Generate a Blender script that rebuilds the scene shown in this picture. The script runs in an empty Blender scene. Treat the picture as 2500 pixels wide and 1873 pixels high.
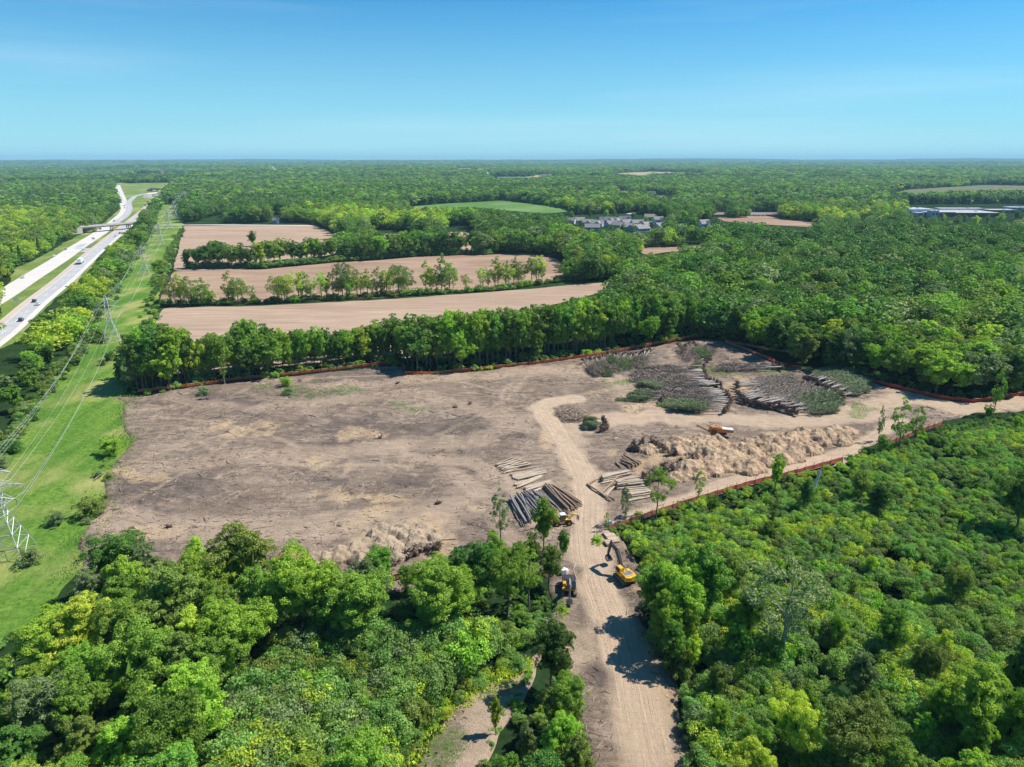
import bpy, math, random
import numpy as np
from mathutils import Vector, Matrix, Euler
R = math.radians
SC = bpy.context.scene
COL = SC.collection
# ---------------------------------------------------------------- camera, sky, sun, exposure
CAM_H = 80.0
PITCH = R(17.96)
FPX = 1689.0
SUN_EL, SUN_AZ = R(53), R(14)          # azimuth: angle from +x towards +y
cd = bpy.data.cameras.new('camera'); cam = bpy.data.objects.new('camera', cd); COL.objects.link(cam)
cd.sensor_width = 36; cd.lens = 36 * FPX / 2500; cd.clip_start = 1; cd.clip_end = 90000
cam.location = (0, 0, CAM_H); cam.rotation_euler = (R(90) - PITCH, 0, 0)
SC.camera = cam
W = bpy.data.worlds.new('World'); SC.world = W; W.use_nodes = True
nt = W.node_tree; bg = nt.nodes['Background']
sky = nt.nodes.new('ShaderNodeTexSky'); sky.sky_type = 'NISHITA'; sky.sun_disc = False
sky.sun_elevation = SUN_EL; sky.sun_rotation = R(90) - SUN_AZ
sky.altitude = 100; sky.air_density = 1.0; sky.dust_density = 0.15; sky.ozone_density = 3.0
# thin high streaks of cirrus in the sky
tc = nt.nodes.new('ShaderNodeTexCoord'); mp = nt.nodes.new('ShaderNodeMapping')
mp.inputs['Rotation'].default_value = (0, R(7), 0); mp.inputs['Scale'].default_value = (0.7, 0.7, 11)
nz = nt.nodes.new('ShaderNodeTexNoise'); nz.inputs['Scale'].default_value = 1.7; nz.inputs['Detail'].default_value = 5
mr = nt.nodes.new('ShaderNodeMapRange'); mr.inputs[1].default_value = .52; mr.inputs[2].default_value = .85
mr.inputs[4].default_value = .22
mx = nt.nodes.new('ShaderNodeMixRGB'); mx.inputs[2].default_value = (7, 8, 9, 1)
nt.links.new(tc.outputs['Generated'], mp.inputs[0]); nt.links.new(mp.outputs[0], nz.inputs['Vector'])
nt.links.new(nz.outputs[0], mr.inputs[0]); nt.links.new(mr.outputs[0], mx.inputs[0])
hs = nt.nodes.new('ShaderNodeHueSaturation'); hs.inputs['Saturation'].default_value = 1.0
tint = nt.nodes.new('ShaderNodeMixRGB'); tint.blend_type = 'MULTIPLY'; tint.inputs[0].default_value = 1; tint.inputs[2].default_value = (.06, .60, .93, 1)
nt.links.new(sky.outputs[0], tint.inputs[1]); nt.links.new(tint.outputs[0], hs.inputs['Color'])
sz = nt.nodes.new('ShaderNodeSeparateXYZ'); nt.links.new(tc.outputs['Generated'], sz.inputs[0])
h1 = nt.nodes.new('ShaderNodeMapRange'); h1.inputs[1].default_value = .27; h1.inputs[2].default_value = 0.0; nt.links.new(sz.outputs[2], h1.inputs[0])
h2 = nt.nodes.new('ShaderNodeMath'); h2.operation = 'POWER'; h2.inputs[1].default_value = 1.5; nt.links.new(h1.outputs[0], h2.inputs[0])
h3 = nt.nodes.new('ShaderNodeMath'); h3.operation = 'MULTIPLY'; h3.inputs[1].default_value = .9; nt.links.new(h2.outputs[0], h3.inputs[0])
hx = nt.nodes.new('ShaderNodeMixRGB'); hx.inputs[2].default_value = (3.5, 6.2, 7.2, 1); nt.links.new(h3.outputs[0], hx.inputs[0]); nt.links.new(hs.outputs[0], hx.inputs[1])
nt.links.new(hx.outputs[0], mx.inputs[1]); nt.links.new(mx.outputs[0], bg.inputs[0])
bg.inputs[1].default_value = 0.09
sd = bpy.data.lights.new('sun', 'SUN'); sd.energy = 4.6; sd.angle = R(0.53); sd.color = (1, .95, .88)
sun = bpy.data.objects.new('sun', sd); COL.objects.link(sun)
sdir = Vector((math.cos(SUN_EL) * math.cos(SUN_AZ), math.cos(SUN_EL) * math.sin(SUN_AZ), math.sin(SUN_EL)))
sun.rotation_euler = sdir.to_track_quat('Z', 'Y').to_euler()
sun.location = (200, 60, 300)
SC.view_settings.view_transform = 'Standard'; SC.view_settings.look = 'None'
SC.view_settings.gamma = 1; SC.view_settings.use_curve_mapping = False
SC.view_settings.exposure = 0.6
SC.cycles.max_bounces = 8; SC.cycles.diffuse_bounces = 4; SC.cycles.glossy_bounces = 1
SC.cycles.transmission_bounces = 4; SC.cycles.volume_bounces = 0
# ---------------------------------------------------------------- measuring helpers
CP, SP = math.cos(PITCH), math.sin(PITCH)
def G(u, v, z=0.0):
    """point of the level z that the survey photograph shows at (u, v)"""
    x = (u - 1250) / FPX; yc = -(v - 936.5) / FPX
    dy = CP + yc * SP; dz = -SP + yc * CP
    t = (z - CAM_H) / dz
    return Vector((x * t, dy * t, z))
def proj(x, y, z):
    x = np.asarray(x, float); y = np.asarray(y, float); z = np.asarray(z, float) - CAM_H
    f = y * CP - z * SP; up = y * SP + z * CP
    f = np.where(f < 1, 1, f)
    return 1250 + FPX * x / f, 936.5 - FPX * up / f
def Z(ox, oy, s):
    return lambda x, y: (ox + x / s, oy + y / s)
ZA = Z(0, 370, 3.4516); ZB = Z(600, 370, 3.4516); ZC = Z(1240, 370, 3.4516); ZD = Z(1860, 370, 3.4516)
ZE = Z(0, 800, 2.761); ZF = Z(600, 800, 2.761); ZH = Z(1200, 800, 2.761); ZI = Z(1800, 750, 2.549)
ZJ = Z(1180, 1100, 7.373); ZK = Z(1420, 1080, 9.2045); ZL = Z(1380, 820, 5.53); ZM = Z(1740, 820, 5.53)
ZN = Z(1330, 1280, 6.904)
def pip(px, py, poly):
    px = np.asarray(px); py = np.asarray(py); ins = np.zeros(px.shape, bool)
    n = len(poly); j = n - 1
    for i in range(n):
        xi, yi = poly[i]; xj, yj = poly[j]
        if yi != yj:
            c = ((yi > py) != (yj > py)) & (px < (xj - xi) * (py - yi) / (yj - yi) + xi)
            ins ^= c
        j = i
    return ins
_rt = np.random.RandomState(7).rand(256, 256)
def vnoise(x, y, s=0):
    x = np.asarray(x, float) + s * 17.31; y = np.asarray(y, float) + s * 9.77
    xi = np.floor(x).astype(int); yi = np.floor(y).astype(int); fx = x - xi; fy = y - yi
    fx = fx * fx * (3 - 2 * fx); fy = fy * fy * (3 - 2 * fy)
    a = _rt[xi & 255, yi & 255]; b = _rt[(xi + 1) & 255, yi & 255]
    c = _rt[xi & 255, (yi + 1) & 255]; d = _rt[(xi + 1) & 255, (yi + 1) & 255]
    return (a + (b - a) * fx) * (1 - fy) + (c + (d - c) * fx) * fy
def fbm(x, y, o=4, s=0):
    v = 0; a = .5; t = 0
    for k in range(o):
        v = v + a * vnoise(x * 2 ** k, y * 2 ** k, s + k); t += a; a *= .5
    return v / t
def polyline_dist(x, y, pts):
    """distance, signed lateral offset and running length to a world polyline"""
    best = np.full(x.shape, 1e9); lat = np.zeros(x.shape); al = np.zeros(x.shape); run = 0
    for (ax, ay), (bx, by) in zip(pts[:-1], pts[1:]):
        dx, dy = bx - ax, by - ay; L = math.hypot(dx, dy)
        t = np.clip(((x - ax) * dx + (y - ay) * dy) / L / L, 0, 1)
        ex = x - ax - t * dx; ey = y - ay - t * dy; d = np.hypot(ex, ey)
        m = d < best
        best = np.where(m, d, best); lat = np.where(m, (ey * dx - ex * dy) / L, lat); al = np.where(m, run + t * L, al)
        run += L
    return best, lat, al
# ---------------------------------------------------------------- object helpers
def setp(o, label=None, cat=None, group=None, kind=None):
    if label: o['label'] = label
    if cat: o['category'] = cat
    if group: o['group'] = group
    if kind: o['kind'] = kind
    return o
def link(name, data, parent=None, loc=None, rz=0, sc=None):
    o = bpy.data.objects.new(name, data); COL.objects.link(o)
    if parent: o.parent = parent
    if loc is not None: o.location = loc
    if rz: o.rotation_euler = (0, 0, rz)
    if sc is not None: o.scale = (sc, sc, sc) if isinstance(sc, (int, float)) else sc
    return o
def thing(name, label, cat, loc=(0, 0, 0), rz=0, group=None, sc=None):
    return setp(link(name, None, None, loc, rz, sc), label, cat, group)
def npmesh(name, V, F, mat=None, attrs=None, smooth=False):
    V = np.ascontiguousarray(V, np.float32); F = np.ascontiguousarray(F, np.int32)
    me = bpy.data.meshes.new(name)
    me.vertices.add(len(V)); me.vertices.foreach_set('co', V.ravel())
    k = F.shape[1]; n = len(F)
    me.loops.add(n * k); me.loops.foreach_set('vertex_index', F.ravel())
    me.polygons.add(n); me.polygons.foreach_set('loop_start', np.arange(0, n * k, k, dtype=np.int32))
    me.polygons.foreach_set('use_smooth', np.full(n, smooth))
    if attrs:
        for an, av in attrs.items():
            a = me.attributes.new(an, 'FLOAT', 'POINT'); a.data.foreach_set('value', np.ascontiguousarray(av, np.float32))
    me.update(calc_edges=True)
    if mat: me.materials.append(mat)
    return me
class MB:
    def __init__(s): s.v = []; s.f = []
    def add(s, vs, fs):
        b = len(s.v); s.v += [tuple(p) for p in vs]; s.f += [tuple(i + b for i in f) for f in fs]; return s
    def box(s, c, d, rz=0, ry=0, rx=0):
        m = Matrix.Translation(c) @ Euler((rx, ry, rz)).to_matrix().to_4x4()
        vs = [m @ Vector((x * d[0] / 2, y * d[1] / 2, z * d[2] / 2)) for x in (-1, 1) for y in (-1, 1) for z in (-1, 1)]
        return s.add(vs, [(0, 1, 3, 2), (4, 6, 7, 5), (0, 4, 5, 1), (2, 3, 7, 6), (0, 2, 6, 4), (1, 5, 7, 3)])
    def prism(s, prof, y0, y1):          # profile in x,z
        n = len(prof)
        vs = [(x, y0, z) for x, z in prof] + [(x, y1, z) for x, z in prof]
        return s.add(vs, [tuple(range(n)), tuple(range(2 * n - 1, n - 1, -1))] + [(i, i + n, (i + 1) % n + n, (i + 1) % n) for i in range(n)])
    def tube(s, pts, rad, n=6, cap=True):
        pts = [Vector(p) for p in pts]
        if isinstance(rad, (int, float)): rad = [rad] * len(pts)
        vs = []; fs = []
        for i, p in enumerate(pts):
            d = (pts[min(i + 1, len(pts) - 1)] - pts[max(i - 1, 0)]).normalized()
            a = d.cross(Vector((0, 0, 1)) if abs(d.z) < .9 else Vector((1, 0, 0))).normalized(); b = d.cross(a)
            for k in range(n):
                t = 2 * math.pi * k / n
                vs.append(p + (a * math.cos(t) + b * math.sin(t)) * rad[i])
        for i in range(len(pts) - 1):
            for k in range(n):
                fs.append((i * n + k, i * n + (k + 1) % n, (i + 1) * n + (k + 1) % n, (i + 1) * n + k))
        if cap: fs.append(tuple(range(n - 1, -1, -1))); fs.append(tuple(range((len(pts) - 1) * n, len(pts) * n)))
        return s.add(vs, fs)
    def mesh(s, name, mat, smooth=False, bevel=0):
        me = bpy.data.meshes.new(name); me.from_pydata(s.v, [], s.f); me.update()
        if smooth: me.polygons.foreach_set('use_smooth', [True] * len(me.polygons))
        me.materials.append(mat); return me
    def build(s, name, mat, parent=None, loc=None, rz=0, smooth=False, bevel=0):
        o = link(name, s.mesh(name, mat, smooth), parent, loc, rz)
        if bevel:
            b = o.modifiers.new('bevel', 'BEVEL'); b.width = bevel; b.segments = 2; b.limit_method = 'ANGLE'
        return o
ONES = 'zero first second third fourth fifth sixth seventh eighth ninth tenth eleventh twelfth thirteenth fourteenth fifteenth sixteenth seventeenth eighteenth nineteenth'.split()
TENS = 'x x twent thirt fort fift sixt sevent eight ninet'.split()
def nth(n):
    if n < 20: return ONES[n]
    if n >= 100: return '%dth' % n
    return TENS[n // 10] + ('ieth' if n % 10 == 0 else 'y-' + ONES[n % 10])
# ---------------------------------------------------------------- materials
class NT:
    def __init__(s, name):
        s.m = bpy.data.materials.new(name); s.m.use_nodes = True; s.t = s.m.node_tree
        s.b = s.t.nodes['Principled BSDF']; s.out = s.t.nodes['Material Output']
        s.b.inputs['Specular IOR Level'].default_value = .2
    def n(s, typ, **kw):
        nd = s.t.nodes.new(typ)
        for k, v in kw.items(): setattr(nd, k, v)
        return nd
    def l(s, a, b): s.t.links.new(a, b)
    def noise(s, vec, scale, detail=4, rough=.6, dist=0):
        n = s.n('ShaderNodeTexNoise'); n.inputs['Scale'].default_value = scale; n.inputs['Detail'].default_value = detail
        n.inputs['Roughness'].default_value = rough; n.inputs['Distortion'].default_value = dist
        if vec is not None: s.l(vec, n.inputs['Vector'])
        return n.outputs[0]
    def ramp(s, f, a, b, lo=0, hi=1):
        r = s.n('ShaderNodeMapRange'); r.inputs[1].default_value = a; r.inputs[2].default_value = b
        r.inputs[3].default_value = lo; r.inputs[4].default_value = hi; s.l(f, r.inputs[0]); return r.outputs[0]
    def mix(s, f, a, b, mode='MIX'):
        m = s.n('ShaderNodeMixRGB', blend_type=mode)
        for i, x in ((0, f), (1, a), (2, b)):
            if isinstance(x, (tuple, list)): m.inputs[i].default_value = (*x[:3], 1)
            elif isinstance(x, (int, float)): m.inputs[i].default_value = x
            else: s.l(x, m.inputs[i])
        return m.outputs[0]
    def math(s, op, a, b=0.0):
        m = s.n('ShaderNodeMath', operation=op)
        for i, x in ((0, a), (1, b)):
            if isinstance(x, (int, float)): m.inputs[i].default_value = x
            else: s.l(x, m.inputs[i])
        return m.outputs[0]
    def attr(s, name): return s.n('ShaderNodeAttribute', attribute_name=name).outputs['Fac']
    def mapping(s, src, scale=(1, 1, 1), rot=(0, 0, 0)):
        m = s.n('ShaderNodeMapping'); m.inputs['Scale'].default_value = scale; m.inputs['Rotation'].default_value = rot
        s.l(src, m.inputs[0]); return m.outputs[0]
    def bump(s, h, strength=.5, dist=.1):
        b = s.n('ShaderNodeBump'); b.inputs['Strength'].default_value = strength; b.inputs['Distance'].default_value = dist
        s.l(h, b.inputs['Height']); s.l(b.outputs[0], s.b.inputs['Normal'])
    def col(s, c):
        if isinstance(c, tuple): s.b.inputs['Base Color'].default_value = (*c, 1)
        else: s.l(c, s.b.inputs['Base Color'])
_pm = {}
def pm(name, c1, c2=None, scale=3., rough=.7, metal=0, bump=0, spec=.2, rnd=0, stretch=None):
    if name in _pm: return _pm[name]
    t = NT(name); t.b.inputs['Roughness'].default_value = rough; t.b.inputs['Metallic'].default_value = metal
    t.b.inputs['Specular IOR Level'].default_value = spec
    c2 = c2 or tuple(x * .72 for x in c1)
    v = t.n('ShaderNodeTexCoord').outputs['Object']
    if stretch: v = t.mapping(v, stretch)
    f = t.noise(v, scale, 5, .65)
    c = t.mix(t.ramp(f, .35, .68), c1, c2)
    if rnd:
        h = t.n('ShaderNodeHueSaturation'); t.l(c, h.inputs['Color'])
        t.l(t.ramp(t.n('ShaderNodeObjectInfo').outputs['Random'], 0, 1, 1 - rnd, 1 + rnd), h.inputs['Value']); c = h.outputs[0]
    t.col(c)
    if bump: t.bump(f, bump, .05)
    _pm[name] = t.m; return t.m
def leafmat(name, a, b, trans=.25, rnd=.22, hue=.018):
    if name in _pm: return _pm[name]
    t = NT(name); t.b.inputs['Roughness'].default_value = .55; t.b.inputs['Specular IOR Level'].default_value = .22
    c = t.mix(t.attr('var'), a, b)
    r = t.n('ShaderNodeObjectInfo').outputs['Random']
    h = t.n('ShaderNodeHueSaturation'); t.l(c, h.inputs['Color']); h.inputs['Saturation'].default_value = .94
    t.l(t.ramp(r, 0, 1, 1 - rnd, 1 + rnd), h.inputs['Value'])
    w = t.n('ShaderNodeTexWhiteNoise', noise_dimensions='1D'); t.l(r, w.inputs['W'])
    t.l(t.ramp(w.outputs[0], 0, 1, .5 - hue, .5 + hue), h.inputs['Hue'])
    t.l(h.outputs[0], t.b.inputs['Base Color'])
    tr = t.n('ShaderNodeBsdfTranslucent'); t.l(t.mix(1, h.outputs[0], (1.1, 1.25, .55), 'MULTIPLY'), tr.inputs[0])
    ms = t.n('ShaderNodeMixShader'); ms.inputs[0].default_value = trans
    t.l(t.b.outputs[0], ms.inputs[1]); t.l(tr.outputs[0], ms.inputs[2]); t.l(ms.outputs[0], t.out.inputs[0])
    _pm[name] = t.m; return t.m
# ================================================================ THE SETTING
SITE = [(290,965),(335,968),(600,932),(940,897),(985,897),(992,917),(1180,907),(1480,867),(1710,827),(1770,836),(1850,866),(1925,893),(2110,928),(2370,987),(2500,968),(2800,930),
 (2800,985),(2500,1003),(2390,1012),(2250,1050),(2150,1088),(2050,1136),(1830,1186),(1640,1238),(1500,1292),(1540,1330),(1570,1400),(1580,1480),(1612,1600),(1680,1720),(1705,1900),(1790,2300),
 (1380,2300),(1440,1900),(1415,1750),(1380,1640),(1330,1620),(1290,1700),(1235,1770),(1180,1880),(1120,2000),(930,2000),(1000,1850),(1090,1740),(1180,1685),(1270,1640),(1330,1560),(1350,1500),(1340,1440),(1330,1400),(1250,1430),(1100,1440),(850,1460),(500,1500),(420,1500),(175,1420),(190,1320),(240,1250),(250,1180),(310,1080),(290,1040)]
CORR = [(-700,1700),(-700,1330),(-200,1150),(0,1080),(60,1000),(110,930),(200,842),(240,752),(284,687),(319,635),(356,578),(374,544),(395,500),(440,500),(450,545),(445,556),(415,660),(390,720),(378,790),(335,850),(312,960),(300,970),(300,1040),(320,1080),(260,1180),(250,1250),(200,1320),(185,1420),(140,1500),(20,1560),(-100,1620)]
HWZ = [(-400,1330),(-300,1050),(-60,1000)] + [ZA(0,1200),ZA(90,990),ZA(230,930),ZA(380,860),ZA(520,770),ZA(640,710),ZA(760,660),ZA(850,610),ZA(930,545),ZA(1000,480),ZA(970,380),ZA(955,290),ZA(990,262),ZA(1100,268),
 ZA(1450,262),ZA(1400,330),ZA(1350,400),ZA(1215,500),ZA(1190,570),ZA(1080,690),ZA(1000,770),ZA(850,860),ZA(800,980),ZA(640,1140),ZA(510,1230),ZA(420,1330),ZA(300,1470),ZA(180,1590),ZA(0,1720)] + [(-200,960)]
FA = [(372,790),(392,752),(600,748),(950,731),(1240,709),(1500,688),(1520,697),(1450,722),(1300,760),(1220,800),(1100,870),(900,885),(640,905),(450,920),(350,905),(330,850)]
FB = [(378,745),(390,715),(420,662),(640,658),(805,642),(920,636),(1035,626),(1180,622),(1300,620),(1365,632),(1385,655),(1388,686),(1240,706),(950,728),(600,745)]
FC = [(412,668),(442,552),(600,550),(768,549),(810,565),(845,592),(820,625),(640,640),(600,662),(452,662)]
FIELDS = [('field', FA, 'a'), ('field', FB, 'b'), ('field', FC, 'c'),
 ('field', [(905,572),(960,570),(1020,577),(1010,605),(930,605)], 'c'), ('field', [(1075,567),(1140,566),(1178,582),(1182,598),(1150,620),(1095,600)], 'c'),
 ('field', [(1545,607),(1610,602),(1728,598),(1730,612),(1640,616),(1572,626)], 'b'), ('field', [(1860,592),(1950,588),(2015,582),(2030,586),(1960,600),(1870,603)], 'b'),
 ('field', [(1745,532),(1860,527),(1950,537),(2002,545),(1985,556),(1900,552),(1760,542)], 'b'),
 ('field', [(1490,425),(1590,418),(1715,424),(1718,429),(1640,428),(1560,432),(1500,430)], 'straw'), ('field', [(1112,411),(1158,410),(1160,416),(1114,417)], 'straw'),
 ('meadow', [(1000,505),(1080,498),(1230,490),(1300,498),(1378,510),(1390,518),(1330,524),(1290,520),(1230,515),(1150,507),(1010,510)], 'green'),
 ('meadow', [(325,424),(470,423),(470,428),(330,430)], 'green'), ('meadow', [(2170,478),(2200,464),(2400,452),(2560,455),(2560,470),(2350,474)], 'scrub'),
 ('meadow', [(1640,548),(1760,545),(1765,553),(1650,556)], 'green'), ('field', [(1255,434),(1350,426),(1355,432),(1262,440)], 'straw')]
def HT(x, y):
    """terrain height: level near by, gentle swells far off"""
    d = np.hypot(x, y)
    k = np.clip((d - 2300) / 3500, 0, 1)
    h = k * (fbm(x / 1500 + 40, y / 1100 + 40, 3, 2) - .48) * 46
    k2 = np.clip((d - 8000) / 9000, 0, 1)
    h = h + k2 * (fbm(x / 4200 + 9, y / 2200 + 20, 4, 5) - .47) * 115 + np.clip((d - 9000) / 15000, 0, 1) * 70
    return h
POS = lambda t: t.n('ShaderNodeNewGeometry').outputs['Position']
# terrain sheet reaching the horizon
def terrain():
    nr, na = 220, 300
    r = 12 * (26500 / 12) ** (np.arange(nr) / (nr - 1)); a = np.linspace(-math.pi, math.pi, na, endpoint=False)
    # finer angles ahead
    a = np.sign(a) * (np.abs(a) / math.pi) ** 1.6 * math.pi
    rr, aa = np.meshgrid(r, a, indexing='ij'); x = rr * np.sin(aa); y = rr * np.cos(aa)
    z = HT(x, y) - .05
    V = np.stack([x, y, z], -1).reshape(-1, 3); V = np.vstack([V, [[0, 0, -.05]]])
    i, j = np.meshgrid(np.arange(nr - 1), np.arange(na), indexing='ij')
    F = np.stack([i * na + j, (i + 1) * na + j, (i + 1) * na + (j + 1) % na, i * na + (j + 1) % na], -1).reshape(-1, 4)
    c = len(V) - 1; j = np.arange(na)
    F = np.vstack([F, np.stack([j, (j + 1) % na, np.full(na, c), np.full(na, c)], -1)])[:len(F)]
    t = NT('woodland_floor'); p = POS(t)
    n1 = t.noise(p, .0032, 6, .6); n2 = t.noise(p, .06, 4, .7); n3 = t.noise(p, 1.1, 4, .7)
    c = t.mix(t.ramp(n1, .4, .62), (.020, .048, .016), (.034, .078, .022))
    c = t.mix(t.ramp(n2, .35, .7), c, (.014, .030, .010)); c = t.mix(t.ramp(n3, .5, .75), c, (.045, .050, .026))
    t.col(c); t.bump(n2, .6, 4); t.b.inputs['Roughness'].default_value = .95; t.b.inputs['Specular IOR Level'].default_value = 0
    setp(link('terrain', npmesh('terrain', V, F, t.m, smooth=True)), kind='structure')
terrain()
def sheet(name, poly, mat, z, step, wob=4, attrs=None, relief=None):
    """ground sheet cut from a world grid wherever its cells fall within the surveyed outline"""
    P = np.array([G(u, v)[:2] for u, v in poly]); x0, y0 = P.min(0) - step; x1, y1 = P.max(0) + step
    nx = int((x1 - x0) / step) + 2; ny = int((y1 - y0) / step) + 2
    X, Y = np.meshgrid(x0 + np.arange(nx) * step, y0 + np.arange(ny) * step, indexing='ij')
    wx = (fbm(X / 9, Y / 9, 3, 3) - .5) * wob * 2; wy = (fbm(X / 9, Y / 9, 3, 8) - .5) * wob * 2
    ins = pip(X + wx, Y + wy, [tuple(p) for p in P])
    m = ins[:-1, :-1] & ins[1:, :-1] & ins[1:, 1:] & ins[:-1, 1:]
    i, j = np.nonzero(m)
    F = np.stack([i * ny + j, (i + 1) * ny + j, (i + 1) * ny + j + 1, i * ny + j + 1], -1)
    used = np.unique(F); rm = np.full(nx * ny, -1); rm[used] = np.arange(len(used)); F = rm[F]
    x = X.ravel()[used]; y = Y.ravel()[used]
    zz = HT(x, y) + z + (relief(x, y) if relief else 0)
    e = np.sort(np.vstack([F[:, [0, 1]], F[:, [1, 2]], F[:, [2, 3]], F[:, [3, 0]]]), 1); key = e[:, 0].astype(np.int64) * (len(used) + 1) + e[:, 1]
    uq, ct = np.unique(key, return_counts=True); be = uq[ct == 1]; a_, b_ = be // (len(used) + 1), be % (len(used) + 1)     # boundary edges, evened out so the outline has no grid steps
    for _ in range(5):
        sx = np.zeros(len(used)); sy = sx.copy(); c_ = sx.copy()
        for p_, q_ in ((a_, b_), (b_, a_)): np.add.at(sx, p_, x[q_]); np.add.at(sy, p_, y[q_]); np.add.at(c_, p_, 1)
        m_ = c_ > 0; x = np.where(m_, (x + sx) / (1 + c_), x); y = np.where(m_, (y + sy) / (1 + c_), y)
    if relief:
        bc = np.bincount(F.ravel(), minlength=len(x)); zz = np.where(bc < 4, .05, zz)
    A = attrs(x, y) if attrs else None
    o = link(name, npmesh(name, np.stack([x, y, zz], -1), F, mat, A, smooth=True))
    return setp(o, kind='structure')
# --- cleared ground, colours follow soil, sand, wheel tracks
def wp(pts): return [tuple(G(u, v)[:2]) for u, v in pts]
TRK = [(wp([(1600,2250),(1580,1873),(1555,1750),(1535,1640),(1505,1540),(1462,1440),(1440,1350),(1432,1280),(1436,1220),(1425,1170),(1395,1115),(1365,1065),(1335,1025),(1322,1000),(1345,982),(1400,978)]), 5.2, 1.0),
 (wp([(1375,1080),(1390,1058),(1430,1040),(1500,1030),(1600,1020),(1750,1025),(1900,1035),(2080,1015),(2200,975),(2330,1000),(2500,985),(2700,960)]), 8, .8),
 (wp([(1460,1330),(1560,1270),(1700,1215),(1830,1170),(2050,1115),(2150,1060),(2200,1030)]), 3.4, .9),
 (wp([(1440,1250),(1330,1290),(1250,1180),(1150,1130),(1000,1120)]), 5, .45), (wp([(1340,1010),(1150,1080),(900,1100),(600,1120),(350,1150)]), 6, .38),
 (wp([(1420,1180),(1300,1230),(1000,1260),(700,1300),(400,1290),(260,1260)]), 7, .42), (wp([(1380,1090),(1200,1010),(1000,960),(800,985),(600,1000),(420,980)]), 5, .3),
 (wp([(1560,1000),(1500,930),(1400,900),(1200,920),(1000,930),(800,950)]), 7, .4), (wp([(1150,1850),(1200,1730),(1280,1650),(1400,1600),(1480,1560)]), 4.5, .55),
 (wp([(2060,900),(2200,960),(2400,1000)]), 9, .5), (wp([(1100,1150),(1180,1220),(1240,1320),(1290,1340)]), 3.5, .4)]
SAND = [((905,1065),(75,14)),((790,1128),(95,24)),((1000,1300),(160,50)),((1850,1130),(260,55)),((900,1215),(90,15)),((1330,1080),(14,30)),((330,1160),(60,15)),((380,1310),(90,14)),((600,1050),(90,16)),((1600,990),(120,24)),((1600,1740),(70,190)),((1800,950),(50,20))]
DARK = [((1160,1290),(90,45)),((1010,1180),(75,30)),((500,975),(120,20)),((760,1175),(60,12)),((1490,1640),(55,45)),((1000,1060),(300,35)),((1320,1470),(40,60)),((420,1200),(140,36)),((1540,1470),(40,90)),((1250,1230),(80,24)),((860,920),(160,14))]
WEED = [((700,955),(80,18)),((800,960),(90,12)),((860,950),(70,8)),((1010,1000),(90,10)),((1180,1170),(0.1,.1)),((290,1330),(30,20)),((300,1000),(30,18)),((1570,930),(70,16)),((1900,905),(70,10)),((1760,905),(70,14)),((1360,1560),(16,90)),((1060,1870),(70,60)),((1200,1680),(60,20)),((2100,1010),(30,20))]
_r = random.Random(12)
for _k in range(26):   # single passes of tracked machines, long loose arcs over the bare ground
    cx_, cy_ = _r.uniform(-115, 120), _r.uniform(130, 285); a_ = _r.uniform(-.5, .5) if _k % 3 else _r.uniform(.6, 2.2); L_ = _r.uniform(25, 80); bd = _r.uniform(-.35, .35)
    TRK.append(([(cx_ + math.cos(a_ + bd * t / 6) * L_ * (t / 6 - .5), cy_ + math.sin(a_ + bd * t / 6) * L_ * (t / 6 - .5)) for t in range(7)], 1.25, _r.uniform(.22, .42)))
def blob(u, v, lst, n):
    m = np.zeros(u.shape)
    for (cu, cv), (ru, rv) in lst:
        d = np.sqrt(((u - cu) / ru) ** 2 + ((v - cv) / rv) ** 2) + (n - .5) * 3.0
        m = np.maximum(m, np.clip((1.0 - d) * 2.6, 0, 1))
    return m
def site_attrs(x, y):
    u, v = proj(x, y, 0 * x); n = fbm(x / 6, y / 6, 4, 1)
    mask = np.zeros(x.shape); lat = np.zeros(x.shape); al = np.zeros(x.shape); fine = np.zeros(x.shape)
    for k, (pts, w, s) in enumerate(TRK):
        d, la, a = polyline_dist(x, y, pts)
        m = np.clip((w * (1 + (n - .5) * .9) - d) / (w * .45), 0, 1) * s
        up = m > mask; mask = np.where(up, m, mask); lat = np.where(up, la + k * 31, lat); al = np.where(up, a, al)
    a = fbm(x / 30, y / 30, 2, 4) * 5 + y * .3
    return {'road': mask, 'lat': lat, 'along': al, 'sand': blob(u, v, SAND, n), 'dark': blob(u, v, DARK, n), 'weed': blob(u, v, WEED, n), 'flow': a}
def site_relief(x, y):
    r = (fbm(x / 14, y / 14, 3, 6) - .5) * 1.0 + (fbm(x / 2.2, y / 2.2, 3, 9) - .5) * .42
    return r
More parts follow.
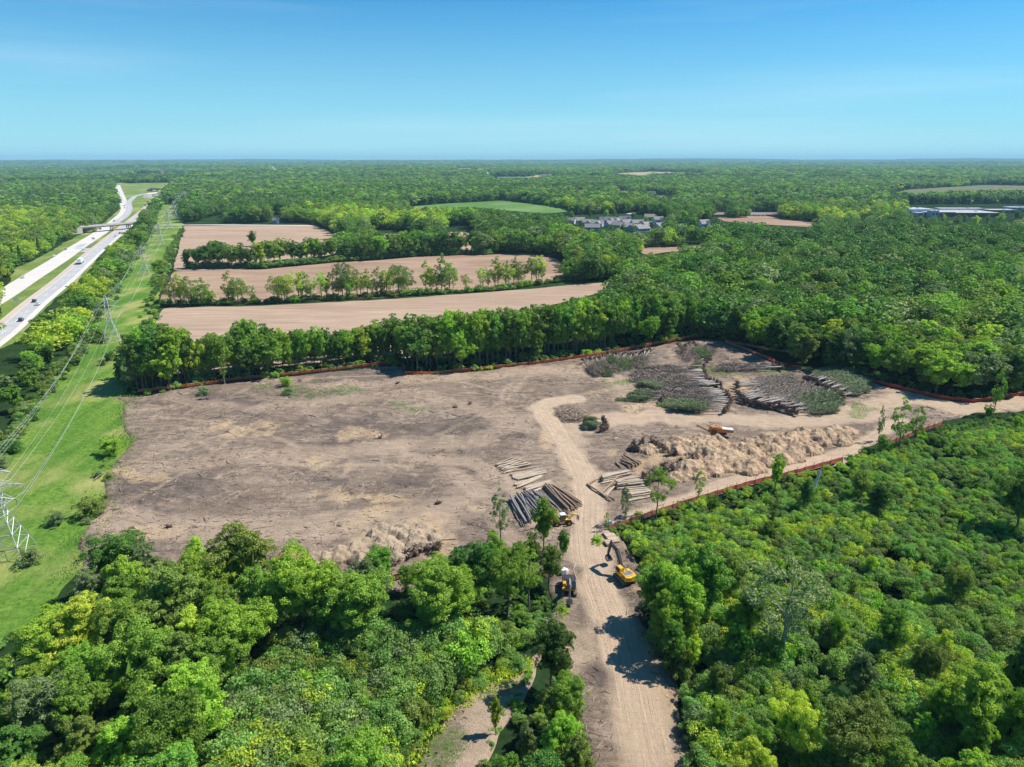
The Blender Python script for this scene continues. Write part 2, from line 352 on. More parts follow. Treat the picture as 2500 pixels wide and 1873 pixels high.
def site_mat():
    t = NT('cleared_soil'); p = POS(t); t.b.inputs['Roughness'].default_value = .95; t.b.inputs['Specular IOR Level'].default_value = .05
    cb = t.n('ShaderNodeCombineXYZ'); t.l(t.attr('lat'), cb.inputs[0]); t.l(t.math('MULTIPLY', t.attr('along'), .018), cb.inputs[1])
    ruts = t.noise(cb.outputs[0], 2.1, 6, .72, .5)
    sp = t.n('ShaderNodeSeparateXYZ'); t.l(p, sp.inputs[0])
    cf = t.n('ShaderNodeCombineXYZ'); t.l(t.math('MULTIPLY', sp.outputs[0], .07), cf.inputs[0]); t.l(t.math('MULTIPLY', t.attr('flow'), 1.1), cf.inputs[1])
    streak = t.noise(cf.outputs[0], 1.6, 7, .74, .1)
    big = t.noise(p, .045, 4, .6, .5); mid = t.noise(p, .33, 6, .74, .25); fine = t.noise(p, 1.9, 6, .8)
    c = t.mix(t.ramp(big, .36, .64), (.215, .160, .116), (.39, .295, .215))
    c = t.mix(t.ramp(streak, .42, .68), c, (.125, .094, .074))
    c = t.mix(t.ramp(mid, .52, .72, 0, .85), c, (.49, .385, .285))
    c = t.mix(t.ramp(fine, .54, .68, 0, .75), c, (.075, .055, .044)); ff = t.noise(t.mapping(p, (.5, 1.6, 1), (0, 0, .3)), 2.2, 6, .85); c = t.mix(t.ramp(ff, .55, .66, 0, .7), c, (.54, .43, .32)); c = t.mix(t.ramp(ff, .44, .34, 0, .6), c, (.09, .066, .05))
    c = t.mix(t.ramp(fine, .42, .28, 0, .5), c, (.50, .42, .33))
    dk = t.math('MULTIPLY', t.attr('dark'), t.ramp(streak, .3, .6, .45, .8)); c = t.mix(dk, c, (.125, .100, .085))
    c = t.mix(t.math('MULTIPLY', t.attr('sand'), t.ramp(mid, .35, .6, .35, 1)), c, t.mix(t.ramp(fine, .4, .65), (.56, .41, .25), (.42, .29, .17)))
    rc = t.mix(t.ramp(ruts, .36, .68), (.62, .465, .320), (.46, .34, .235)); rc = t.mix(t.ramp(ruts, .6, .72, 0, .55), rc, (.26, .19, .135))
    rc = t.mix(t.ramp(mid, .5, .75, 0, .5), rc, (.46, .35, .25))
    rf = t.math('MULTIPLY', t.attr('road'), t.ramp(mid, .3, .5, .75, 1)); c = t.mix(rf, c, rc)
    wd = t.math('MULTIPLY', t.attr('weed'), t.ramp(fine, .42, .58, 0, .9)); c = t.mix(wd, c, (.095, .165, .035))
    t.col(c)
    hsum = t.math('ADD', t.math('MULTIPLY', fine, .5), t.math('ADD', t.math('MULTIPLY', streak, .8), t.math('MULTIPLY', t.math('MULTIPLY', ruts, t.attr('road')), .35)))
    t.bump(hsum, 1.0, .8)
    return t.m
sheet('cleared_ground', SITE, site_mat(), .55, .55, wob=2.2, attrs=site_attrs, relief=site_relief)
# --- grass of the power line corridor and of the highway verges
def grass_mat(name, a, b, dry, k=1.0):
    t = NT(name); p = POS(t); t.b.inputs['Roughness'].default_value = .9; t.b.inputs['Specular IOR Level'].default_value = .05
    q = t.mapping(p, (1, .22, 1), (0, 0, R(-24)))
    n1 = t.noise(q, .10 * k, 4, .6, .6); n2 = t.noise(p, .75 * k, 6, .75); n3 = t.noise(p, .04 * k, 3, .5)
    c = t.mix(t.ramp(n1, .38, .62), a, b); c = t.mix(t.ramp(n2, .4, .7), c, tuple(x * .55 for x in a))
    c = t.mix(t.math('MULTIPLY', t.ramp(n3, .46, .62), t.ramp(n1, .4, .6, .3, .9)), c, dry)
    t.col(c); t.bump(n2, .9, .6); return t.m
sheet('grass', CORR, grass_mat('corridor_grass', (.095, .215, .028), (.20, .32, .050), (.36, .34, .12)), .12, .9, wob=3)
sheet('verge', HWZ, grass_mat('verge_grass', (.145, .225, .045), (.21, .275, .065), (.34, .34, .13), .5), .06, 3.2, wob=2)
def field_mat(name, a, b, ang):
    t = NT(name); p = POS(t); t.b.inputs['Roughness'].default_value = .95; t.b.inputs['Specular IOR Level'].default_value = .02
    q = t.mapping(p, (.05, 1, 1), (0, 0, ang)); n1 = t.noise(q, .55, 4, .7); n2 = t.noise(t.mapping(p, (.3, 1, 1), (0, 0, ang)), .03, 4, .6, .8); n3 = t.noise(p, .8, 5, .8)
    c = t.mix(t.ramp(n2, .38, .64), a, b); c = t.mix(t.ramp(n1, .42, .66, 0, .75), c, tuple(x * .66 for x in b)); c = t.mix(t.ramp(n3, .5, .75, 0, .4), c, tuple(x * 1.2 for x in a))
    t.col(c); t.bump(n3, .5, .2); return t.m
FM = {'a': field_mat('tilled_a', (.46, .335, .242), (.35, .25, .175), R(8)), 'b': field_mat('tilled_b', (.42, .295, .205), (.28, .185, .125), R(10)),
 'c': field_mat('tilled_c', (.45, .325, .232), (.36, .255, .175), R(5)), 'straw': field_mat('straw', (.42, .36, .20), (.36, .29, .17), 0),
 'green': grass_mat('meadow_green', (.10, .21, .045), (.14, .25, .06), (.17, .27, .08), .2), 'scrub': field_mat('scrub', (.22, .20, .12), (.09, .14, .06), 0)}
for nm, poly, k in FIELDS:
    d = max(G(u, v).length for u, v in poly)
    sheet(nm, poly, FM[k], .1 + (d / 4000), max(1.6, d / 220), wob=1.5 if d < 1000 else 3)
# --- highway
def line(pts, n):
    P = [G(*p) if len(p) == 2 else G(*p) for p in pts]
    L = [0]
    for a, b in zip(P[:-1], P[1:]): L.append(L[-1] + (b - a).length)
    L = np.array(L); s = np.linspace(0, L[-1], n); X = np.array([[*p] for p in P])
    o = np.stack([np.interp(s, L, X[:, k]) for k in range(3)], -1)
    for _ in range(6):
        o[1:-1] = (o[:-2] + 2 * o[1:-1] + o[2:]) / 4
    return o
def ribbon(name, C, off, w, z, mat, dash=None):
    T = np.gradient(C, axis=0); T /= np.linalg.norm(T[:, :2], axis=1)[:, None]; N = np.stack([-T[:, 1], T[:, 0], 0 * T[:, 0]], -1)
    A = C + N * (off - w / 2); B = C + N * (off + w / 2); n = len(C)
    V = np.empty((2 * n, 3)); V[0::2] = A; V[1::2] = B; V[:, 2] += z
    i = np.arange(n - 1)
    if dash: i = i[(i % dash[1]) < dash[0]]
    F = np.stack([2 * i, 2 * i + 2, 2 * i + 3, 2 * i + 1], -1)
    return setp(link(name, npmesh(name, V, F, mat)), kind='structure')
road_light = pm('road_concrete', (.62, .58, .53), (.54, .50, .455), .05, .85)
road_grey = pm('road_asphalt', (.44, .435, .435), (.36, .355, .35), .08, .85)
shoulder_p = pm('shoulder_tan', (.52, .42, .34), (.46, .37, .30), .1, .9)
paint = pm('road_paint', (.75, .75, .72), (.6, .6, .58), .5, .6)
LC = line([(-420,946),(-200,842),ZA(0,1233),ZA(240,1075),ZA(490,920),ZA(640,815),ZA(840,690),ZA(960,600),ZA(1045,525),ZA(1062,480),ZA(1030,400),ZA(1005,330),ZA(990,285),ZA(1035,272),ZA(1090,280)], 300)
RC = line([(-420,1135),(-200,960),ZA(0,1550),ZA(280,1290),ZA(540,1085),ZA(800,845),ZA(1020,665),ZA(1140,565),ZA(1235,485),ZA(1325,375),ZA(1415,280),ZA(1440,262)], 300)
for nm, C, wd, lane in (('road_northbound', RC, 14.6, road_grey), ('road_southbound', LC, 14.6, road_light)):
    ribbon('road', C, 0, wd, .2, road_light)
    if lane is road_grey: ribbon('road_lanes', C, -.6, 7.6, .26, lane); ribbon('road_shoulder', C, 5.2, 3.4, .25, shoulder_p)
    ribbon('road_marking', C, -.6, .32, .34, paint, (1, 3)); ribbon('road_marking', C, 3.3, .3, .34, paint); ribbon('road_marking', C, -4.5, .3, .34, paint)
RM = line([ZA(975,600),ZA(1060,545),ZA(1092,490),ZA(1082,430),ZA(1135,378),ZA(1240,352),ZA(1330,346),ZA(1400,338)], 80)
ribbon('ramp', RM, 0, 10, .32, road_grey)
RX = line([ZA(1240,470),ZA(1300,430),ZA(1350,402)], 20); ribbon('ramp', RX, 0, 8, .3, road_grey)
ribbon('median_crossover', line([ZA(660,818),ZA(700,822),ZA(780,820)], 20), 0, 9, .22, road_grey)
ribbon('median_crossover', line([ZA(655,812),ZA(715,780)], 12), 0, 6, .23, road_grey); ribbon('median_crossover', line([ZA(700,850),ZA(770,818)], 12), 0, 6, .24, road_grey)
ribbon('country_road', line([ZA(1180,630),ZA(1300,624),ZA(1500,624),ZA(1800,620),ZA(2250,624),(760,552)], 60), 0, 8, .5, road_light)
ribbon('country_road', line([ZC(1010,530),ZC(1060,520),(1570,517)], 20), 0, 7, .5, road_light)
ribbon('country_road', line([(1620,549),(1680,547),(1760,549)], 20), 0, 12, .6, road_light)
ribbon('country_road', line([(660,408),(667,415),(672,421)], 20), 0, 26, 14, road_light)
# ================================================================ VEGETATION
rng = np.random.RandomState(11)
def unit(n, r):
    d = r.normal(size=(n, 3)); return d / np.linalg.norm(d, axis=1)[:, None]
def crown_mesh(name, seed, mat, Rx=4.0, Hc=10.0, nl=55, per=90, leaf=.42, z0=5.0, lr=(.15, .30), top=.9, core=True, droop=0, skew=0):
    """crown of leaf clumps: lobes spread through an uneven envelope, leaf faces on each lobe"""
    r = np.random.RandomState(seed)
    d = unit(nl, r); rad = r.uniform(.35, 1, nl) ** .5
    zz = d[:, 2] * rad
    prof = np.sqrt(np.clip(1 - np.abs(zz) ** 2.2, .05, 1)) * np.where(zz > 0, 1 - zz * (1 - top), 1 + zz * .12)
    az = np.arctan2(d[:, 1], d[:, 0]); irr = 1 +   .24 * np.sin(az * 2 + seed) + .17 * np.sin(az * 3 + seed * 2.1)
    h = np.hypot(d[:, 0], d[:, 1]) + 1e-6
    cx = d[:, 0] / h * rad * prof * Rx * irr * np.sqrt(h); cy = d[:, 1] / h * rad * prof * Rx * irr * np.sqrt(h)
    cz = z0 + Hc / 2 + zz * Hc / 2
    C = np.stack([cx + skew * (cz - z0) / Hc, cy, cz], -1)
    if nl > 50:   # limbs: part of the lobes gather round a few branch ends, so the outline breaks up
        nk = 10; kd = unit(nk, r); kd[:, 2] = kd[:, 2] * .9 + .15; kc = kd * np.array([Rx, Rx, Hc / 2]) * r.uniform(.62, 1.02, (nk, 1)) + np.array([0, 0, z0 + Hc * .5])
        g = r.rand(nl) < .55; w = r.randint(0, nk, nl); C2 = kc[w] + unit(nl, r) * (r.rand(nl, 1) ** .4) * Rx * np.array([.36, .36, .30]); C = np.where(g[:, None], C2, C * np.array([.9, .9, 1]) + np.array([0, 0, (z0 + Hc / 2) * 0]))
    L = Rx * r.uniform(lr[0], lr[1], nl)
    lv = r.rand(nl)
    D = unit(nl * per, r).reshape(nl, per, 3)
    out = C - np.array([0, 0, z0 + Hc * .42]); out /= np.linalg.norm(out, axis=1)[:, None]
    D = D + out[:, None] * .55 + np.array([0, 0, .35]); D /= np.linalg.norm(D, axis=2)[..., None]
    P = C[:, None] + D * L[:, None, None] * r.uniform(.62, 1.18, (nl, per, 1)) * np.array([1, 1, .78])
    P = P.reshape(-1, 3); Nn = D.reshape(-1, 3) + r.normal(size=(nl * per, 3)) * .62
    Nn /= np.linalg.norm(Nn, axis=1)[:, None]
    own = np.repeat(np.arange(nl), per)
    hid = np.zeros(len(P), bool)
    for k in range(nl):
        dd = np.linalg.norm((P - C[k]) / np.array([1, 1, .78]), axis=1); hid |= (dd < L[k] * .66) & (own != k)
    P = P[~hid]; Nn = Nn[~hid]; own = own[~hid]; n = len(P)
    T = np.cross(Nn, unit(n, r)); T /= np.linalg.norm(T, axis=1)[:, None] + 1e-9; B = np.cross(Nn, T)
    s = (leaf * r.uniform(.5, 1.15, n))[:, None]; T = T * s; B = B * s * .62
    P[:, 2] -= droop * np.hypot(P[:, 0], P[:, 1]) * r.rand(n)
    V = np.stack([P - T * .5, P - B * .5 + T * .06 + Nn * s * .08, P + T * .5, P + B * .5 - T * .04 + Nn * s * .08], 1).reshape(-1, 3)
    F = np.arange(4 * n).reshape(-1, 4)
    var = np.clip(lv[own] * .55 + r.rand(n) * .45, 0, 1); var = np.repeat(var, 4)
    if core:   # inner leaf mass so that no daylight falls straight through
        m = 260 if nl > 50 else 70; q = unit(m, r) * (r.rand(m, 1) ** .4) * .62; Pc = q * np.array([Rx, Rx, Hc / 2]) + np.array([0, 0, z0 + Hc * .48]); Nc = unit(m, r); Nc[:, 2] = np.abs(Nc[:, 2]) * .5
        T = np.cross(Nc, unit(m, r)); T /= np.linalg.norm(T, axis=1)[:, None]; B = np.cross(Nc, T); B /= np.linalg.norm(B, axis=1)[:, None] + 1e-9; sc = Rx * r.uniform(.14, .30, (m, 1))
        cv = np.stack([Pc - T * sc, Pc - B * sc, Pc + T * sc, Pc + B * sc], 1).reshape(-1, 3)
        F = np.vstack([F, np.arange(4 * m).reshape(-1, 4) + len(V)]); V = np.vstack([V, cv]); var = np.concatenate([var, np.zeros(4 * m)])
    return npmesh(name, V, F, mat, {'var': var})
def trunk_mesh(name, seed, mat, H=14, r0=.26, z1=7, spread=2.2, nb=7, fork=False, n=6):
    r = random.Random(seed); m = MB()
    lean = (r.uniform(-.5, .5), r.uniform(-.5, .5))
    P = lambda z: Vector((lean[0] * (max(z, 0) / H) ** 1.5 + .12 * math.sin(z * .9 + seed), lean[1] * (max(z, 0) / H) ** 1.5 + .1 * math.cos(z * .7 + seed), z))
    zs = [-.4, .3, H * .2, H * .4, H * .6, H * .8, H * .93]
    m.tube([P(z) for z in zs], [r0 * 1.5, r0 * 1.05, r0 * .9, r0 * .72, r0 * .5, r0 * .28, r0 * .1], n)
    for k in range(nb):
        z = z1 * .75 + (H * .88 - z1 * .75) * (k + r.random() * .6) / nb; a = k * 2.4 + r.random(); L = spread * (1.25 - .8 * (z - z1) / H) * r.uniform(.8, 1.15)
        b = P(z); up = .55 + .5 * r.random(); rr = r0 * .42 * (1.15 - z / H)
        m.tube([b, b + Vector((math.cos(a) * L * .5, math.sin(a) * L * .5, L * up * .42)), b + Vector((math.cos(a + .15) * L, math.sin(a + .15) * L, L * up))], [rr, rr * .7, rr * .25], 4)
    return m.mesh(name, mat, smooth=True)
bark = pm('bark_grey', (.19, .165, .135), (.10, .085, .068), 6, .9, stretch=(1, 1, .25)); bark_pale = pm('bark_pale', (.44, .42, .38), (.27, .25, .22), 6, .85, stretch=(1, 1, .25))
LEAF = {'mid green': leafmat('leaf_mid', (0.115, 0.243, 0.019), (0.281, 0.473, 0.038), .34), 'dark green': leafmat('leaf_dark', (0.059, 0.142, 0.017), (0.150, 0.296, 0.032), .28),
 'bright green': leafmat('leaf_bright', (0.183, 0.355, 0.019), (0.419, 0.615, 0.038), .4), 'yellow-green': leafmat('leaf_yellow', (0.314, 0.438, 0.023), (0.603, 0.686, 0.052), .4),
 'grey-green': leafmat('leaf_grey', (0.150, 0.231, 0.068), (0.302, 0.378, 0.141), .28), 'olive green': leafmat('leaf_olive', (0.171, 0.254, 0.032), (0.288, 0.367, 0.060), .32)}
CK = list(LEAF)
_cm = {}
SHP = [dict(Rx=4.1, Hc=10.5, z0=4.0, nl=70, top=.8), dict(Rx=3.3, Hc=11.5, z0=3.6, nl=62, top=.62), dict(Rx=4.6, Hc=8.8, z0=5.2, nl=74, top=.95), dict(Rx=3.8, Hc=9.6, z0=4.6, nl=58, top=.75, lr=(.24, .42))]
def crown(lod, var, colour):
    k = (lod, var, colour)
    if k in _cm: return _cm[k]
    if (lod, var) in _cm:
        me = _cm[(lod, var)].copy(); me.materials[0] = LEAF[colour]
    else:
        p = dict(SHP[var % 4]); nm = 'crown'
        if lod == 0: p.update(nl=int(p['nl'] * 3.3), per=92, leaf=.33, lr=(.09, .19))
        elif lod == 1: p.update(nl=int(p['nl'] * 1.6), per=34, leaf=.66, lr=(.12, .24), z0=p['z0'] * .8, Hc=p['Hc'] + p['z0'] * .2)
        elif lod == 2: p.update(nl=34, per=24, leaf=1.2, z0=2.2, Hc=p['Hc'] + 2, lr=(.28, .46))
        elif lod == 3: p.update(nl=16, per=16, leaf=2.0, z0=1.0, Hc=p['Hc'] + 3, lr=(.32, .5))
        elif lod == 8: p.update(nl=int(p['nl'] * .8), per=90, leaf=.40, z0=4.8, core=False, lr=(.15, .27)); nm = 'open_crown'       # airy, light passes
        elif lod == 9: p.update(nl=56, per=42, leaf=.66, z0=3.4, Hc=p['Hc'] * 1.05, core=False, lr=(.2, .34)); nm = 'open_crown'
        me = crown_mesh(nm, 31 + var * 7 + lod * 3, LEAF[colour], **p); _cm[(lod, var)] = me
    _cm[k] = me; return me
TRK_M = [trunk_mesh('trunk', 3 + k, bark, H=14, z1=5, nb=9) for k in range(4)]
TRK_P = [trunk_mesh('trunk', 13 + k, bark_pale, H=14, r0=.3, z1=4.5, spread=3.2, nb=12) for k in range(2)]
TREES = []   # every planned individual: x, y, height, variant, colour, lod, width, kind
def place_tree(x, y, h, colour, lod, var, wd=1.0, kind='broadleaf_tree', trunk=None, phrase=None, lean=0):
    TREES.append(dict(x=x, y=y, h=h, c=colour, lod=lod, v=var, w=wd, kind=kind, trunk=trunk, ph=phrase, lean=lean))
def pick(r, wts):
    return CK[r.choice(6, p=np.array(wts) / sum(wts))]
BASEH = [14.5, 15.1, 14.0, 14.2]
# ---- special trees read off the photograph one by one: (u, v of foot, height, colour, variant, width, airy, phrase)
SPEC = [
 (1479,1303,5.6,'bright green',1,.42,1,'sapling with a small round crown at the left end of the front orange fence'),
 (1524,1287,10.2,'grey-green',1,.62,1,'slim sapling just left of the lone tree in front of the right log stacks'),
 (1602,1268,12.6,'bright green',0,.82,1,'lone airy tree with bare trunk beside the front fence, before the mulch mound'),
 (1704,1233,9.2,'bright green',1,.66,1,'bright young tree standing in front of the orange front fence below the tan mulch mound'),
 (1327,1350,13.2,'bright green',1,.78,0,'narrow bright green tree rising in front of the grey log stack'),
 (1222,1335,13.0,'grey-green',1,.72,1,'feathery willow-like tree left of the grey log stack'),
 (1374,1372,7.6,'mid green',0,.55,0,'small tree on the left verge of the dirt road just below the yellow loader'),
 (1265,1400,12,'mid green',0,.85,0,None), (1300,1410,11,'olive green',3,.8,0,None), (1340,1440,10,'olive green',0,.8,0,None), (1210,1420,12,'bright green',3,.85,0,None),
 (1290,1480,13,'mid green',1,.8,1,None), (1170,1470,14.5,'dark green',0,1.0,0,'dark green tree between the dirt mound and the dirt road'), (1240,1510,14,'mid green',2,.9,0,None),(1120,1490,14,'dark green',3,.95,0,None),
 (1060,1500,15,'bright green',2,1.1,0,'broad bright green tree below the right end of the pale dirt mound'), (990,1450,14,'mid green',0,.95,0,'mid green tree standing directly before the pale dirt mound'),
 (930,1455,14.5,'mid green',2,.9,0,None), (880,1540,13,'bright green',0,.9,0,None), (760,1480,12,'mid green',1,.85,0,'mid green tree before the left end of the pale dirt mound'),
 (740,1560,14.5,'bright green',2,1.05,0,'spreading bright green tree left of the gap below the dirt mound'), (650,1570,15,'mid green',0,1.05,0,None), (800,1575,13.5,'mid green',3,.9,0,None),
 (610,1500,16.5,'olive green',0,1.1,0,'broad olive tree left of the brown soil heap'), (500,1475,16.5,'yellow-green',1,.78,0,'slender yellow-green tree between the wide dark tree and the olive tree'),
 (300,1455,13.5,'dark green',2,1.15,0,'wide dark tree with a visible forked trunk at the lower left clearing corner'), (375,1480,12.5,'grey-green',3,.95,0,'silvery tree leaning on the right flank of the wide dark tree'),
 (430,1520,12,'olive green',2,1.0,0,None), (545,1600,14,'mid green',0,1,0,None), (330,1560,13,'mid green',0,1.05,0,None), (240,1530,11,'grey-green',3,.9,0,None),
 (1345,1690,13.2,'dark green',0,.82,0,'dark green tree at the fork between the dirt road and the side track'), (1350,1800,8.5,'olive green',3,.75,0,None),
 (1210,1800,7.5,'yellow-green',1,.5,0,'yellow-green sapling leaning over the side track'), (1385,1800,10,'mid green',2,.85,0,None), (1285,1890,9,'grey-green',1,.6,0,'silvery small tree at the foot of the side track'), (1370,1900,10.5,'bright green',0,.85,0,None),
 (1400,1960,10,'olive green',3,.9,0,None), (1240,1980,9,'mid green',0,.8,0,None),
 (1612,1600,13,'bright green',1,.85,0,'bright green tree with bare stems leaning over the right edge of the dirt road'), (1600,1530,12.5,'mid green',0,.95,0,'mid green tree on the right edge of the dirt road below the yellow excavator'),
 (1660,1560,14,'bright green',2,.95,0,None), (1709,1535,17.5,'mid green',1,1.05,0,'tall tree with a dark leaning trunk right of the dirt road'), (1760,1480,12.5,'olive green',0,1.0,0,None),
 (1690,1655,8.5,'yellow-green',1,.65,0,'small yellow-green tree overhanging the road shadow'), (1790,1640,9,'mid green',3,.9,0,None), (1660,1420,6.5,'mid green',2,.8,0,None), (1830,1560,11,'bright green',0,.9,0,None),
 (1904,1618,18.5,'grey-green',0,1.15,1,'tall open tree with a white forked trunk amid the right thicket'),
 (2161,1615,10.5,'mid green',0,.75,0,'vine-hung tree right of the white-trunked tree'), (2356,1840,15.5,'yellow-green',1,1.0,0,'big yellow-green tree in the lower right thicket'), (2445,1790,17,'dark green',1,.52,0,'vine-covered column-like dead tree beside the big yellow-green tree'),
 (2500,1850,11,'bright green',2,1,0,None), (2240,1850,8,'bright green',1,.75,0,None), (1930,1870,11,'yellow-green',2,.9,0,'yellow-green tree at the bottom edge left of the lower right thicket'), (2060,1900,12,'olive green',2,1.1,0,None), (1830,1960,10,'yellow-green',0,.9,0,None), (2180,1980,11,'mid green',0,1,0,None),(2330,2020,11,'bright green',3,1,0,None),
 (1891,1205,11,'bright green',1,.72,0,'bright layered tree on the front fence line below the mulch mound'), (1961,1258,9.5,'dark green',1,.75,0,'dark narrow tree behind the broken white snag'), (2090,1230,9,'olive green',0,.85,0,None),
 (2137,1272,9.5,'dark green',0,.95,0,'round dark tree alone in the right thicket'), (2192,1100,14.5,'mid green',1,.75,1,'taller of the paired trees at the right end of the mulch mound'), (2228,1092,13.8,'mid green',3,.55,1,'sparse tree of the pair with layered side branches'),
 (2143,1080,10.5,'grey-green',1,.42,1,'thin wispy tree left of the paired trees'), (2150,1115,6.5,'mid green',2,.7,0,None), (2425,1012,14.5,'mid green',1,.62,1,'solitary slim tree breaking the fence line at the right'), (2410,1030,6,'mid green',2,.8,0,None),
 (2475,1310,15,'dark green',2,1.0,0,'large dark tree at the right edge of the photo casting a shadow on the thicket'), (2510,1250,13,'mid green',0,1,0,None), (1735,1265,6,'mid green',2,.7,0,None), (2330,1110,5,'bright green',0,.6,0,None), (2480,1060,6,'bright green',0,.7,0,None),
 (2120,1420,6,'yellow-green',0,.7,0,'round yellow-green shrub tree in the middle of the thicket'), (2075,1490,6.5,'yellow-green',1,.6,0,None), (1920,1430,6,'bright green',1,.65,0,None), (1870,1330,6,'mid green',0,.8,0,None), (2260,1500,5.5,'yellow-green',1,.5,0,None),(2300,1400,5,'bright green',1,.5,0,None),
 (618,603,15,'dark green',3,1.1,0,'lone round tree standing out in the farthest tan field'),
 (302,955,13,'dark green',1,.9,0,'dark conifer-like tree at the left end of the back tree line'),
]
rs = np.random.RandomState(5)
def addspec(lst):
    for u, v, h, c, var, wd, airy, ph in lst:
        p = G(u, v); near = p.length < 190
        lod = (8 if near else 9) if airy else (0 if near else 1)
        place_tree(p.x, p.y, h, c, lod, var, wd, phrase=ph, trunk='pale' if ph and 'white forked' in ph else None)
addspec(SPEC)
for k, (u, v, h) in enumerate([(1418,556,9),(1452,560,8),(1468,552,9),(1492,566,10),(1520,568,10),(1545,568,10),(1575,548,11),(1590,562,12),(1480,536,13),(1500,533,12),(1545,536,11),(1600,540,9),(1395,538,12),(1440,532,12)]):
    p = G(u, v); place_tree(p.x, p.y, h, CK[k % 3], 2, k % 4, .9, phrase='garden tree among the grey roofed estate, %s of fourteen' % nth(k + 1))
for k, (u, v, h) in enumerate([(2245,552,12),(2300,548,13),(2335,552,14),(2352,546,12),(2380,556,14),(2410,548,12),(2440,544,13),(2450,530,9),(2480,538,13),(2505,530,12),(2275,556,14)]):
    p = G(u, v); place_tree(p.x, p.y, h, CK[(k * 2) % 5], 2, k % 4, 1.05, phrase='garden tree before the flat roofed school, %s of eleven' % nth(k + 1))
# ---- hedge between the two near fields: spaced trees with bare trunks
H2 = [(ZA(x, 1300), 1) for x in (1440,1530,1600,1700)] + [(ZA(1800,1280), .5), (ZA(1930,1285), 1), (ZA(2010,1285), .9), (ZA(2140,1280), .55)]
H2 += [(ZB(x, y), s) for x, y, s in ((270,1275,.95),(330,1270,1),(450,1262,1.05),(520,1255,.9),(640,1250,.95),(740,1240,1),(820,1240,1.1),(850,1235,1.3),(940,1228,1),(1030,1225,1.05),(1110,1222,.95),(1190,1215,1),(1290,1210,1.15),(1335,1205,1.1),(1520,1195,1.1),(1570,1190,1),(1650,1190,1.25),(1720,1185,1.1),(1860,1180,.65),(2000,1165,.85),(2100,1160,1.1),(2190,1155,.95))]
H2 += [(ZC(x, y), s) for x, y, s in ((50,1130,1),(90,1125,.9),(200,1115,1.1),(260,1110,1.1),(480,1095,.95),(520,1090,.8),(600,1085,1.15),(650,1085,1),(760,1075,1),(840,1070,1.05),(890,1068,1.1))]
for k, ((u, v), s) in enumerate(H2):
    p = G(u, v); place_tree(p.x, p.y, 17.5 * s, ['yellow-green','olive green','bright green','olive green','mid green','grey-green'][rs.randint(6)], 9, rs.randint(4), .75 + .25 * rs.rand(), kind='hedgerow_tree')
for k, ((u, v), s) in enumerate(list(H2)):
    if s > .8:
        p = G(u + rs.uniform(6, 13), v - rs.uniform(-1, 4)); place_tree(p.x, p.y, 15.5 * s * rs.uniform(.6, 1), ['olive green','bright green','mid green','yellow-green'][rs.randint(4)], 9, rs.randint(4), .8 + .3 * rs.rand(), kind='hedgerow_tree')
# ---- thicker hedge behind the middle field
base = [ZA(1570,990),ZA(1800,992),ZA(2200,985),ZB(300,955),ZB(700,935),ZB(1100,915),ZB(1500,880),ZB(2000,870)]
bx = np.array([b[0] for b in base]); by = np.array([b[1] for b in base])
for u in np.arange(455, 1195, 15.5):
    for row in (0, 1):
        if row and u > 850 or rs.rand() > .12:
            uu = u + rs.uniform(-5, 5); v = np.interp(uu, bx, by) - row * 6 - rs.rand() * 2; p = G(uu, v)
            if row and u < 850 and rs.rand() < .6: continue
            place_tree(p.x, p.y, rs.uniform(15, 21), pick(rs, [3, 4, 2, .6, .8, 2] if u < 780 else [2, 6, 1, .4, .6, 1]), 1 if rs.rand() < .8 else 9, rs.randint(4), rs.uniform(.95, 1.25), kind='hedgerow_tree')
# ---- the back tree line, heights following its skyline
SKB = [(310,880),(330,830),(360,800),(430,788),(480,818),(530,815),(570,800),(610,785),(650,795),(700,810),(750,800),(800,805),(860,800),(910,790),(960,770),(1050,775),(1100,765),(1150,755),(1200,745),(1260,745),(1330,735),(1390,735),(1440,725),(1500,712),(1560,700),(1600,700),(1640,710),(1710,722)]
FNL = [(310,968),(335,962),(600,926),(940,889),(985,890),(1000,908),(1180,900),(1480,860),(1710,820)]
RM_=0
def h_for(p, u, vtop):
    a = PITCH + math.atan((vtop - 936.5) / FPX); return CAM_H - p.y * math.tan(a) / 1.0
for row, (dv, st) in enumerate(((4, 15), (13, 17), (24, 19), (36, 24))):
    u = 318 + row * 7
    while u < 1700:
        uu = u + rs.uniform(-4, 4); v = np.interp(uu, [q[0] for q in FNL], [q[1] for q in FNL]) - dv * (1 - .25 * (uu > 1300)) - rs.rand() * 5; p = G(uu, v); vt = np.interp(uu, [q[0] for q in SKB], [q[1] for q in SKB]) + rs.uniform(-4, 26)
        h = float(np.clip(h_for(p, uu, vt), 9, 22)) * (1 - .1 * (row == 3))
        if not (row >= 2 and uu < 480 and rs.rand() < .4): place_tree(p.x, p.y, h, pick(rs, [4, 5, 3, .6, .8, 1.2]), 9 if rs.rand() < .22 else 1, rs.randint(4), rs.uniform(.62, .9), lean=1)
        u += st * (1 - .25 * (uu > 1300))
SKF = [(-300,1500),(0,1500),(35,1473),(90,1393),(150,1380),(190,1330),(225,1303),(346,1310),(408,1366),(432,1400),(450,1268),(490,1300),(525,1320),(567,1285),(622,1276),(686,1310),(694,1393),(731,1325),(750,1329),(788,1374),(833,1380),(859,1420),(872,1370),(900,1321),(930,1314),(960,1340),(990,1380),(1006,1400),(1030,1395),(1062,1366),(1089,1336),(1119,1348),(1145,1325),(1183,1329),(1201,1280),(1230,1250),(1260,1300),(1290,1320),(1305,1235),(1335,1220),(1350,1290),(1380,1340)]
